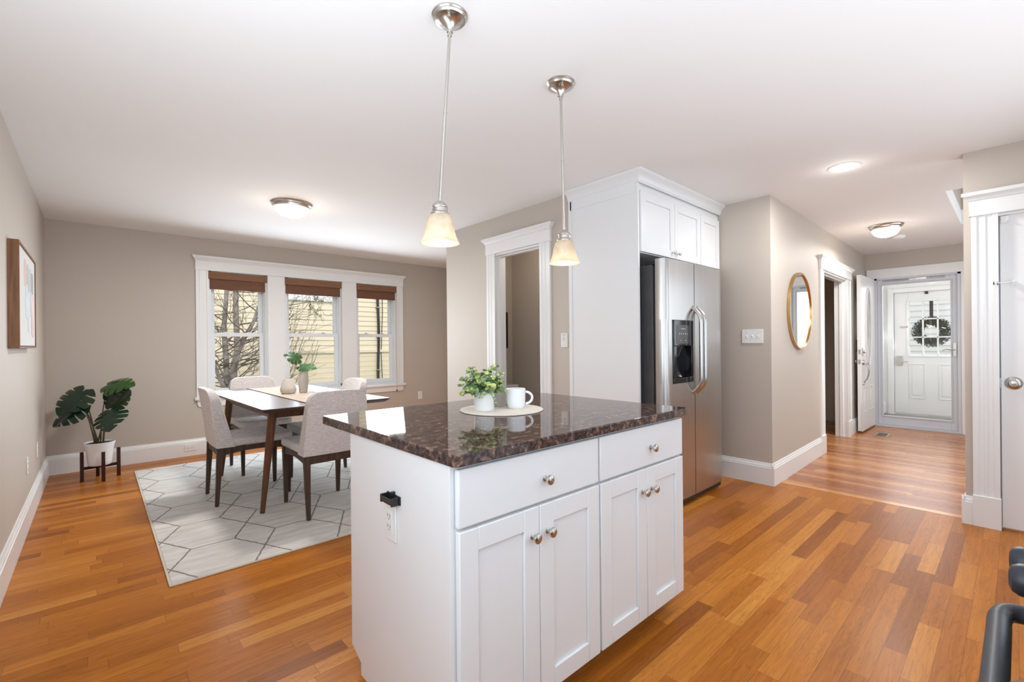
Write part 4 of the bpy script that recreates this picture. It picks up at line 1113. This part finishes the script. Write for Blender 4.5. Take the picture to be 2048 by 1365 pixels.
# ------------------------------------------------------------------ dining set
rg = thing('area_rug', 'pale rug with thin dark hexagon lines under the dining table', 'rug', (0, 0, 0))
RX0, RX1, RY0, RY1 = 0.262, 2.40, 2.862, 5.76
MB().box(RX0 + .012, RY0 + .012, 0.0005, RX1 - .012, RY1 - .012, 0.0095).build('pile', M['rug'], rg, bevel=0.002)
m = MB()
for q in ((RX0, RY0, RX1, RY0 + .012), (RX0, RY1 - .012, RX1, RY1), (RX0, RY0 + .012, RX0 + .012, RY1 - .012), (RX1 - .012, RY0 + .012, RX1, RY1 - .012)): m.box(q[0], q[1], 0.0005, q[2], q[3], 0.0085)
m.build('binding', M['rug_edge'], rg, bevel=0.002)
ZR = 0.0097
tb = thing('dining_table', 'rectangular dark walnut dining table with splayed tapered legs', 'table', (1.272, 4.31, ZR), math.radians(1.2))
TW, TL, TZ = 0.472, 0.905, 0.772
m = MB()
top = rrect(-TW, -TL, TW, TL, 0.012, 4); bot = rrect(-TW + .028, -TL + .028, TW - .028, TL - .028, 0.012, 4)
A = [m._v((x, y, TZ - .030)) for x, y in bot]; A2 = [m._v((x, y, TZ - .008)) for x, y in top]; B = [m._v((x, y, TZ)) for x, y in top]
m.face(A[::-1]); m.face(B)
for P_, Q_ in ((A, A2), (A2, B)):
    for i in range(len(P_)): m.face([P_[i], P_[(i + 1) % len(P_)], Q_[(i + 1) % len(P_)], Q_[i]])
m.build('tabletop', M['table_top'], tb, bevel=0.002)
m = MB()
m.box(-0.33, -0.66, TZ - .10, 0.33, -0.635, TZ - .030); m.box(-0.33, 0.635, TZ - .10, 0.33, 0.66, TZ - .030); m.box(-0.345, -0.62, TZ - .10, -0.32, 0.62, TZ - .030); m.box(0.32, -0.62, TZ - .10, 0.345, 0.62, TZ - .030)
m.build('apron', M['table_leg'], tb, bevel=0.002)
for sx in (-1, 1):
    for sy in (-1, 1):
        m = MB(); tp = Vector((sx * 0.335, sy * 0.65, TZ - .031)); ft = Vector((sx * 0.412, sy * 0.655, 0))
        m.tube([ft, ft.lerp(tp, .35), ft.lerp(tp, .8), tp], [.0165, .022, .029, .031], 18)
        for v in m.bm.verts: v.co.z = max(v.co.z, 0.0002)
        m.build('leg', M['table_leg'], tb)

def chair_back(u, v, side):
    """u across -1..1, v up 0..1, side 0 rear / 1 front"""
    hw = 0.232 - 0.022 * v
    x = u * hw
    zt = 0.895 - ZR; r = 0.075
    ex = max(0, abs(x) - (hw - r))
    ztop = zt - r * (1 - math.sqrt(max(0, 1 - (ex / r) ** 2))) - 0.012 * (u * u)
    z = 0.435 + (ztop - 0.435) * v
    zr = (z - 0.435) / 0.46
    yr = -0.262 - 0.072 * zr + 0.030 * u * u * (0.3 + 0.7 * zr)
    th = 0.105 - 0.055 * zr ** 0.7
    if side: return (x * (1 - .0), yr + th + 0.022 * u * u * (1 - .5 * zr) - 0.012 * (1 - u * u), z)
    return (x, yr, z)
def make_chair(label):
    t = thing('dining_chair', label, 'chair', (0, 0, ZR), group='upholstered dining chairs')
    m = MB(); nu, nv = 26, 18
    Fg = [[m._v(chair_back(-1 + 2 * i / nu, j / nv, 0)) for j in range(nv + 1)] for i in range(nu + 1)]
    Bg = [[m._v(chair_back(-1 + 2 * i / nu, j / nv, 1)) for j in range(nv + 1)] for i in range(nu + 1)]
    for i in range(nu):
        for j in range(nv):
            m.face([Fg[i][j], Fg[i + 1][j], Fg[i + 1][j + 1], Fg[i][j + 1]]); m.face([Bg[i][j], Bg[i][j + 1], Bg[i + 1][j + 1], Bg[i + 1][j]])
        m.face([Fg[i][nv], Fg[i + 1][nv], Bg[i + 1][nv], Bg[i][nv]]); m.face([Fg[i][0], Bg[i][0], Bg[i + 1][0], Fg[i + 1][0]])
    for j in range(nv):
        m.face([Fg[0][j], Fg[0][j + 1], Bg[0][j + 1], Bg[0][j]]); m.face([Fg[nu][j], Bg[nu][j], Bg[nu][j + 1], Fg[nu][j + 1]])
    m.build('backrest', M['fabric'], t, bevel=0.010, seg=3, angle=60)
    m = MB()
    m.prism([(-0.225, -0.20), (-0.232, 0.26), (-0.20, 0.288), (0.20, 0.288), (0.232, 0.26), (0.225, -0.20)], 0.437, 0.498, 'z')
    m.build('seat_cushion', M['fabric'], t, bevel=0.020, seg=4, angle=60)
    m = MB()
    for sx in (-1, 1):     # arched side rails
        n_ = 10; ys = [-0.245 + 0.50 * i / n_ for i in range(n_ + 1)]
        poly = [(y, 0.372 + 0.024 * math.sin(PI * i / n_)) for i, y in enumerate(ys)] + [(ys[-1], 0.434), (ys[0], 0.434)]
        m.prism(poly, sx * 0.205 - 0.010, sx * 0.205 + 0.010, 'x')
    for y in (-0.235, 0.255): m.box(-0.20, y - .010, 0.378, 0.20, y + .010, 0.434)
    m.build('seat_frame', M['chair_wood'], t, bevel=0.002)
    for sx in (-1, 1):
        for fy, ty in ((-0.252, -0.230), (0.252, 0.250)):
            m = MB(); a, b_ = 0.0125, 0.021; fx, tx_ = sx * 0.200, sx * 0.203
            m.hexa([(fx - a, fy - a, 0), (fx + a, fy - a, 0), (fx + a, fy + a, 0), (fx - a, fy + a, 0)], [(tx_ - b_, ty - b_, 0.432), (tx_ + b_, ty - b_, 0.432), (tx_ + b_, ty + b_, 0.432), (tx_ - b_, ty + b_, 0.432)])
            m.build('leg', M['chair_wood'], t, bevel=0.003)
    return t
CH = [('grey-beige upholstered chair with its back to the island, at the near table end', 1.270, 3.525, 0.0),
      ('grey-beige upholstered chair in side view at the left long side of the table', 0.912, 4.235, -PI / 2),
      ('grey-beige upholstered chair facing the camera at the far table end by the left window', 1.200, 5.080, PI),
      ('grey-beige upholstered chair mostly hidden at the right long side of the table', 1.560, 4.260, PI / 2)]
ch0 = None
for lab, x, y, rz in CH:
    o = make_chair(lab) if ch0 is None else copy_tree(ch0)
    ch0 = ch0 or o
    o.location = (x, y, ZR); o.rotation_euler = (0, 0, rz); o['label'] = lab

TT = ZR + TZ       # table surface
rn = thing('table_runner', 'tan woven runner with dark edging along the table, hanging over its near end', 'runner', (1.305, 4.31, TT), math.radians(1.2))
RW = 0.170
m = MB(); m.box(-RW, -TL - .004, 0.0004, RW, TL - .02, 0.0034); m.box(-RW, -TL - .008, -0.05, RW, -TL - .004, 0.0034); m.build('cloth', M['runner'], rn)
m = MB()
for i in range(46):
    y = -TL + 0.02 + i * 0.039
    for s_ in (-1, 1): m.box(s_ * RW - .005, y, 0.0004, s_ * RW + .005, y + 0.022, 0.0044)
m.box(-RW, -TL - .0092, -0.062, RW, -TL - .0035, -0.048); m.build('dark_edging', M['runner_edge'], rn)
v1 = thing('vase', 'squat stoneware vase, wide at the bottom, on the table runner', 'vase', (1.262, 4.36, TT + .0036))
m = MB(); m.lathe([(r * .80, z * .95) for r, z in ((0, 0), (.062, 0), (.076, .012), (.083, .032), (.080, .055), (.068, .090), (.055, .120), (.050, .140), (.046, .142), (.044, .136), (.050, .110), (.070, .05), (.06, .012), (0, .010))], (0, 0, 0), 40)
m.build('body', M['vase'], v1)
v2 = thing('vase', 'tall slim stoneware vase holding a leaf sprig on the table runner', 'vase', (1.385, 4.345, TT + .0036))
m = MB(); m.lathe([(r * .82, z) for r, z in ((0, 0), (.036, 0), (.042, .008), (.050, .06), (.054, .11), (.051, .16), (.043, .205), (.037, .222), (.034, .222), (.034, .212), (.047, .15), (.045, .05), (.03, .012), (0, .010))], (0, 0, 0), 36); m.build('body', M['vase'], v2)

# ------------------------------------------------------------------ monstera leaves
def monstera(name, mat, parent, base, direction, normal, L, Wd, droop=0.25, lobes=5, fold=0.10, slot=0.60):
    """leaf: midrib from base along direction; outline heart-shaped, side slots between the lobes"""
    d = Vector(direction).normalized(); nrm = Vector(normal); nrm = (nrm - d * nrm.dot(d)).normalized(); sd_ = d.cross(nrm)
    m = MB()
    def half(t):   # half width along the midrib parameter (-.18 .. 1)
        return max(0.0, math.sin(PI * min(1, max(0, (t + 0.20) / 1.20)) ** 0.80)) ** 0.75
    def pt(t, s_, side):
        w_ = half(t) * Wd * s_
        along = t * L - 0.18 * L * s_ * s_ * (1 - t) + 0.10 * L * s_
        z = -droop * L * (max(t, 0) ** 2) - droop * 1.1 * (w_ ** 2) / Wd + fold * w_
        return Vector(base) + d * along + sd_ * (side * w_) + nrm * z
    N = 5
    for side in (-1, 1):
        for k in range(lobes):
            t0, t1 = -0.16 + 1.16 * k / lobes, -0.16 + 1.16 * (k + 1) / lobes
            prev = None
            for j in range(N + 1):
                s_ = j / N
                g = 0.0 if s_ < 1 - slot or k == 0 and False else 0.10 * ((s_ - (1 - slot)) / slot) ** 0.5
                if 0 < s_ < 1 - slot: g = 0.0
                a0 = t0 + (t1 - t0) * (g if k > 0 else 0.0); a1 = t1 - (t1 - t0) * (g if k < lobes - 1 else 0)
                if s_ > 0.9: a0, a1 = a0 + (t1 - t0) * 0.07, a1 - (t1 - t0) * 0.07
                am = (a0 + a1) / 2
                row = [m._v(pt(max(a0, 0) if s_ < 0.05 else a0, s_, side)), m._v(pt(max(am, 0) if s_ < 0.05 else am, s_ * 1.0, side)), m._v(pt(max(a1, 0) if s_ < 0.05 else a1, s_, side))]
                if prev:
                    for q in range(2): m.face([prev[q], prev[q + 1], row[q + 1], row[q]])
                prev = row
    bmesh.ops.remove_doubles(m.bm, verts=m.bm.verts[:], dist=0.0008)
    o = m.build(name, mat, parent, recalc=False, angle=80)
    return o

VR = Vector((math.cos(YAW), -math.sin(YAW), 0)); VF = Vector((math.sin(YAW), math.cos(YAW), 0))   # helper axes for the plant's lean
ps = thing('plant_stand', 'dark mahogany plant stand with four posts by the left corner', 'plant stand', (0.02, 5.69, 0))
LG = [Vector((-0.126, -0.016, 0)), Vector((0.018, -0.136, 0)), Vector((0.127, 0.028, 0)), Vector((-0.020, 0.130, 0))]
for p in LG:
    a = math.atan2(p.y, p.x); c_, s_ = math.cos(a), math.sin(a); h_ = 0.0125
    F_ = Matrix(((c_, -s_, 0, p.x), (s_, c_, 0, p.y), (0, 0, 1, 0), (0, 0, 0, 1)))
    MB(F_).box(-h_, -h_, 0, h_, h_, 0.266).build('leg', M['stand_wood'], ps, bevel=0.002)
m = MB(); m.tube([LG[0] + Vector((0, 0, .115)), LG[2] + Vector((0, 0, .115))], 0.014, 4); m.build('crossbar', M['stand_wood'], ps, bevel=0.001)
m = MB(); m.tube([LG[1] + Vector((0, 0, .1155)), LG[3] + Vector((0, 0, .1155))], 0.014, 4); m.build('crossbar', M['stand_wood'], ps, bevel=0.001)
pl = thing('potted_monstera', 'dark green monstera plant in a white pot by the left corner', 'plant', (0.015, 5.69, 0.132))
m = MB(); m.lathe([(0, 0), (.078, 0), (.083, .006), (.087, .04), (.093, .10), (.102, .17), (.1125, .206), (.1125, .210), (.109, .210), (.105, .200), (.103, .196), (0, .195)], (0, 0, 0), 56); m.build('pot', M['matte_white'], pl)
m = MB(); m.lathe([(0, .1962), (.1035, .1962)], (0, 0, 0), 36); m.build('soil', M['soil'], pl, recalc=False)
# leaf list: lateral (to the right as seen from the kitchen), height, towards-viewer offset, direction (lat, up, view), length, half width, normal(lat, up, view)
LF = [(-0.110, 0.665, 0.05, (-0.30, -0.55, 0.65), 0.23, 0.165, (0.05, 0.62, 0.80), 'monstera'),
      (-0.095, 0.535, 0.07, (-0.62, -0.45, 0.55), 0.23, 0.150, (-0.10, 0.70, 0.72), 'monstera'),
      (0.160, 0.690, -0.03, (-0.35, -0.75, 0.30), 0.19, 0.115, (0.25, 0.25, 0.95), 'monstera'),
      (0.060, 0.715, -0.03, (0.90, 0.16, 0.20), 0.23, 0.120, (-0.10, 0.78, 0.60), 'monstera_bright'),
      (0.120, 0.510, 0.00, (0.75, 0.60, 0.05), 0.19, 0.075, (0.50, -0.30, 0.80), 'monstera'),
      (0.155, 0.480, 0.06, (0.42, -0.45, 0.70), 0.21, 0.135, (0.12, 0.60, 0.80), 'monstera'),
      (-0.250, 0.590, -0.06, (-0.98, 0.06, 0.0), 0.16, 0.065, (0.0, 0.75, 0.55), 'monstera')]
roots = [(-0.03, 0), (-0.035, 0.01), (-0.01, 0.01), (0.0, -0.01), (0.035, 0.0), (0.04, 0.01), (-0.02, -0.01)]
for (lat, hgt, vw, dr, L, Wd, nr, mt), (rx, ry) in zip(LF, roots):
    b = VR * lat - VF * vw + Vector((0, 0, hgt + 0.015))
    d3 = VR * dr[0] + Vector((0, 0, dr[1])) - VF * dr[2]; n3 = VR * nr[0] + Vector((0, 0, nr[1])) - VF * nr[2]
    r0 = VR * rx - VF * ry + Vector((0, 0, 0.19))
    mid = r0.lerp(b, 0.5) + Vector((0, 0, 0.07)) + VR * (-0.03 if lat > 0 else 0.015)
    pts = [(r0 * (1 - s_) ** 2 + mid * 2 * s_ * (1 - s_) + b * s_ ** 2) for s_ in [i / 10 for i in range(11)]]
    m = MB(); m.tube(pts, [.0065 - .0035 * i / 10 for i in range(11)], 8); st = m.build('stem', M['stem'], pl)
    monstera('leaf', M[mt], st, b, d3, n3, L, Wd, 0.30)
# sprig in the tall vase
sp = thing('leaf_sprig', 'two green monstera leaves standing in the tall table vase', 'sprig', (1.385, 4.345, TT + .12))
for (lat, hgt, dr, L, Wd, nr) in ((-0.035, 0.190, (-0.55, 0.30, 0.5), 0.12, 0.070, (-0.2, 0.6, 0.8)), (-0.02, 0.125, (0.9, 0.02, 0.35), 0.15, 0.062, (0.0, 0.8, 0.6))):
    b = VR * lat + Vector((0, 0, hgt)); d3 = VR * dr[0] + Vector((0, 0, dr[1])) - VF * dr[2]; n3 = VR * nr[0] + Vector((0, 0, nr[1])) - VF * nr[2]
    m = MB(); m.tube([(0, 0, -0.09), b * 0.5 + Vector((0, 0, 0.02)), b], [.0025, .0022, .002], 6); st = m.build('stem', M['stem'], sp)
    monstera('leaf', M['monstera_bright'], st, b, d3, n3, L, Wd, 0.25, 5)

# ------------------------------------------------------------------ range at the right, next to the camera
ra = thing('range', 'black kitchen range with a curved door handle at the lower right', 'range', (0.46, -0.035, 0))
MB().box(0, -0.62, 0.09, 0.735, -0.035, 0.90).build('body', M['charcoal'], ra, bevel=0.006)
MB().box(0.03, -0.60, 0.0, 0.70, -0.09, 0.095).build('toe_kick', M['black'], ra)
od = MB().box(0.012, -0.035, 0.20, 0.722, 0.0, 0.765).build('oven_door', M['black_gloss'], ra, bevel=0.006)
MB().box(0.012, -0.035, 0.10, 0.722, -0.004, 0.192).build('drawer', M['black'], ra, bevel=0.005)
MB().box(0, -0.034, 0.775, 0.735, -0.004, 0.895).build('control_panel', M['black'], ra, bevel=0.006)
pts = [(0.675, -0.004, 0.742), (0.688, 0.025, 0.742), (0.680, 0.048, 0.742), (0.655, 0.058, 0.740), (0.60, 0.059, 0.738), (0.37, 0.060, 0.738), (0.14, 0.059, 0.738), (0.08, 0.058, 0.740), (0.055, 0.048, 0.742), (0.047, 0.025, 0.742), (0.06, -0.004, 0.742)]
def smooth(p, k=6):
    p = [Vector(q) for q in p]; out = []
    for i in range(len(p) - 1):
        a, b, c_, d = p[max(i - 1, 0)], p[i], p[i + 1], p[min(i + 2, len(p) - 1)]
        for j in range(k):
            t_ = j / k; out.append(0.5 * ((2 * b) + (c_ - a) * t_ + (2 * a - 5 * b + 4 * c_ - d) * t_ ** 2 + (3 * b - a - 3 * c_ + d) * t_ ** 3))
    out.append(p[-1]); return out
m = MB(); m.tube(smooth([(x + .012, y - .002, z) for x, y, z in pts]), 0.0150, 16); m.build('handle', plain('grey_handle', (0.075, 0.08, 0.088), 0.42, 0.3), od)
for x in (0.06, 0.15, 0.24, 0.612, 0.700):
    m = MB(); m.lathe([(0, .046), (.012, .0455), (.020, .042), (.0245, .034), (.026, .020), (.0265, .004), (.028, -.002), (0, -.004)], (x, 0, 0.832), 28, 'y'); m.build('knob', plain('dark_blue_black', (0.022, 0.026, 0.038), 0.35), ra)
MB().box(0, -0.62, 0.90, 0.735, -0.005, 0.912).build('cooktop', M['black_gloss'], ra, bevel=0.004)
for x in (0.19, 0.545):
    m = MB()
    for k in range(4): m.box(x - 0.16, -0.56 + k * 0.15, 0.925, x + 0.16, -0.548 + k * 0.15, 0.937)
    for k in range(2): m.box(x - 0.155 + k * 0.30, -0.56, 0.912, x - 0.143 + k * 0.30, -0.098, 0.937)
    m.build('burner_grate', M['iron'], ra, bevel=0.002)

# ------------------------------------------------------------------ outdoors
struct(MB().box(-14, 6.36, -1.1, 20, 30, -1.0).build('ground_yard', M['grass']))
struct(MB().box(10.2, -14, -0.6, 40, 6.3, -0.5).build('ground_street', M['grass']))
def clapboard(m, F, u0, u1, z0, z1, ex=0.115, holes=()):
    z = z0
    while z < z1 - 1e-6:
        zt = min(z + ex, z1)
        segs = [(u0, u1)]
        for a, b, h0, h1 in holes:
            if z < h1 and zt > h0: segs = [(p, q) for s_ in segs for p, q in ((s_[0], min(a, s_[1])), (max(b, s_[0]), s_[1])) if q > p]
        for a, b in segs:
            A = [m._v(p) for p in ((a, 0.018, z), (b, 0.018, z), (b, 0.002, zt), (a, 0.002, zt), (a, -0.02, z), (b, -0.02, z))]
            m.face([A[0], A[1], A[2], A[3]]); m.face([A[0], A[4], A[5], A[1]])
        z = zt
nh = thing('neighbor_house', 'cream yellow clapboard house close behind the dining windows', 'house', (0, 10.5, -1.0))
FN = Matrix(((1, 0, 0, 0), (0, -1, 0, 0), (0, 0, 1, 0), (0, 0, 0, 1)))
MB().box(-8, 0.0, 0, 14, 6, 6.2).build('wall', M['siding'], nh)
m = MB(FN); clapboard(m, FN, -8, 14, 2.10, 6.0, holes=((2.75, 4.15, 3.22, 5.0),)); m.build('siding', M['siding'], nh, recalc=False, angle=10)
m = MB(FN); clapboard(m, FN, -8, 14, 0.1, 2.04); 
for v in m.bm.verts: v.co.y += 0.012
m.build('lower_siding', plain('golden_clapboard', (0.76, 0.655, 0.46), 0.6, var=0.03), nh, recalc=False, angle=10)
MB(FN).box(-8, 0, 2.04, 14, 0.04, 2.10).build('belt_board', M['siding'], nh)
m = MB(FN); m.box(2.72, 0.0, 3.20, 4.18, 0.05, 3.28); m.box(2.75, 0.0, 3.28, 2.84, 0.035, 5.0); m.box(4.06, 0.0, 3.28, 4.15, 0.035, 5.0); m.box(2.75, 0, 4.9, 4.15, .035, 5.0); m.box(2.84, 0, 3.28, 4.06, 0.02, 3.36); wf = m.build('window', M['trim'], nh, bevel=0.004)
MB(FN).box(2.84, -0.01, 3.36, 4.06, 0.008, 4.9).build('pane', plain('curtained_pane', (0.62, 0.68, 0.74), 0.15), wf)
m = MB(FN); pts = [(5.09 + 0.012 * math.sin(z * 3.1), 0.045, z) for z in [0.0 + 0.25 * i for i in range(25)]]; m.tube(pts, 0.032, 10); m.build('cable_conduit', M['black'], nh)
m = MB(FN)
for z in (1.6, 2.42, 3.12, 3.9): m.box(5.04, 0.0, z, 5.14, 0.085, z + 0.02)
m.build('conduit_clip', M['nickel'], nh)
m = MB(FN); m.tube([(5.20, 0.03, 6.0), (5.21, 0.03, 3.0), (5.17, 0.03, 2.0), (5.20, 0.03, 1.2)], 0.008, 6); m.build('thin_cable', M['black'], nh)
m = MB(); m.prism([(-0.5, 6.1), (3.0, 8.4), (6.5, 6.1)], -8.4, 14.4, 'x'); m.build('roof', M['roof'], nh)

def grow(mb, p, d, L, r, depth, rnd, leafs=None, up=0.1, minr=0.003, kinks=5, fork=3, spread=0.6):
    pts = [p]; rs = [r]; dd = d.normalized()
    for i in range(kinks):
        dd = (dd + Vector((rnd.gauss(0, .13), rnd.gauss(0, .10), rnd.gauss(0, .10) + up * 0.3))).normalized()
        p = p + dd * L / kinks; pts.append(p); rs.append(max(minr, r * (1 - 0.55 * (i + 1) / kinks)))
    mb.tube(pts, rs, 5 if r < 0.02 else 9)
    if leafs is not None and depth <= 1:
        for q in pts[1:]:
            if rnd.random() < 0.8: leafs.append((q, dd))
    if depth <= 0: return
    for k in range(fork):
        i = rnd.randint(2, kinks); base = pts[i]
        nd = (dd + Vector((rnd.gauss(0, spread), rnd.gauss(0, spread * .7), rnd.gauss(0.05, spread)))).normalized()
        grow(mb, base, nd, L * rnd.uniform(.5, .8), max(minr, rs[i] * rnd.uniform(.45, .65)), depth - 1, rnd, leafs, up, minr, kinks, fork, spread)
def bare_tree(label, x, y, stems, seed, depth=3):
    rnd = random.Random(seed)
    t = thing('bare_tree', label, 'tree', (x, y, -1.0))
    m = MB(); tw = MB()
    for pth, r0 in stems:
        pts = smooth(pth, 5); n_ = len(pts)
        m.tube(pts, [max(.006, r0 * (1 - 0.55 * i / n_)) for i in range(n_)], 12)
        for k in range(12):
            i = rnd.randint(n_ // 4, n_ - 1); d = Vector((rnd.choice((-1, 1)) * rnd.uniform(.4, 1), rnd.uniform(-.4, .4), rnd.uniform(-.15, .7)))
            grow(tw, pts[i], d, rnd.uniform(.5, 0.95), 0.0095, depth - 1, rnd, None, 0.25, 0.0024)
    m.build('trunk', M['bark'], t); tw.build('branches', M['twig'], t, recalc=False)
    return t
bare_tree('bare grey tree with forked trunks outside the left window', 1.62, 8.3, [
    ([(0.02, 0, 0), (0.0, 0, 1.0), (-0.02, 0.02, 1.8), (0.03, 0, 2.15), (0.02, 0.02, 2.9), (0.05, 0, 4.2)], 0.068),
    ([(-0.05, 0.05, 0), (-0.10, 0.05, 1.2), (-0.115, 0.05, 2.0), (-0.13, 0.08, 2.5), (-0.10, .05, 3.1), (-0.06, 0.1, 4.2)], 0.052),
    ([(0.02, 0, 2.05), (0.14, 0.02, 2.35), (0.26, 0.0, 2.60), (0.42, 0.05, 3.1), (0.6, 0.1, 3.8)], 0.036),
    ([(0.0, -0.05, 0.9), (-0.12, -0.06, 1.45), (-0.22, -.05, 1.72), (-0.32, -.05, 2.1), (-0.34, 0, 2.7)], 0.040),
    ([(-0.02, 0.0, 1.2), (-0.10, -0.02, 1.55), (-0.16, -.02, 1.75), (-.26, 0, 2.0)], 0.026)], 3, 3)
rnd = random.Random(21)
tr2 = thing('garden_shrub', 'thin arching shrub stems outside the middle window', 'shrub', (2.40, 9.3, -1.0))
m = MB(); lf = []
for k in range(17):
    x0 = rnd.uniform(-0.4, 0.35); tip = Vector((rnd.uniform(-0.2, 1.0), rnd.uniform(-.3, .3), rnd.uniform(1.9, 3.1)))
    a = Vector((x0, rnd.uniform(-.2, .2), 0.9)); c1 = Vector((x0 + (tip.x - x0) * 0.55, a.y, 0.9 + (tip.z - 0.9) * 0.25))
    pts = [a * (1 - s_) ** 2 + c1 * 2 * s_ * (1 - s_) + tip * s_ * s_ for s_ in [i / 8 for i in range(9)]]
    m.tube([Vector((0, 0, 0)), Vector((x0 * .5, 0, .5)), a], [.02, .012, .007], 6); m.tube(pts, [.007 - .0045 * i / 8 for i in range(9)], 6)
    if k % 3 == 0: grow(m, pts[5], pts[6] - pts[4], 0.5, .004, 1, rnd, None, .2, .002)
for k in range(6):
    a = Vector((-0.5, 0, rnd.uniform(1.6, 2.6))); grow(m, a, Vector((1, rnd.uniform(-.2, .2), rnd.uniform(-.1, .5))), rnd.uniform(.5, .8), 0.012, 2, rnd, None, .1, .0025)
for k in range(5):
    a = Vector((rnd.uniform(-.2, .9), 0, 3.6)); grow(m, a, Vector((rnd.uniform(-.3, .3), 0, -1)), 0.5, .006, 2, rnd, lf, -.1, .002)
m.build('stems', M['twig'], tr2, recalc=False)
m = MB()
for q, dd in lf:
    for k in range(2):
        e = Vector((rnd.gauss(0, 1), rnd.gauss(0, 1), rnd.gauss(0, 1))).normalized(); f = e.cross(dd).normalized(); L = rnd.uniform(.02, .04)
        m.face([m._v(q), m._v(q + e * L * .5 + f * L * .3), m._v(q + e * L), m._v(q + e * L * .5 - f * L * .3)])
m.build('leaves', M['tree_leaf'], tr2, recalc=False)
# house across the street, seen through the porch door
hs = thing('street_house', 'white clapboard house across the street beyond the porch door', 'house', (18.0, 0, -0.5))
MB().box(0, -9, 0, 6, 5.5, 6).build('wall', M['siding_white'], hs)
F2 = Matrix(((0, -1, 0, 0), (1, 0, 0, 0), (0, 0, 1, 0), (0, 0, 0, 1)))
m = MB(F2); clapboard(m, F2, -9, 5.5, 0.2, 5.8, 0.17); m.build('siding', M['siding_white'], hs, recalc=False, angle=10)
m = MB(); m.prism([(-9.4, 5.9), (-1.8, 9.0), (5.9, 5.9)], -0.4, 6.4, 'x'); m.build('roof', M['roof'], hs)
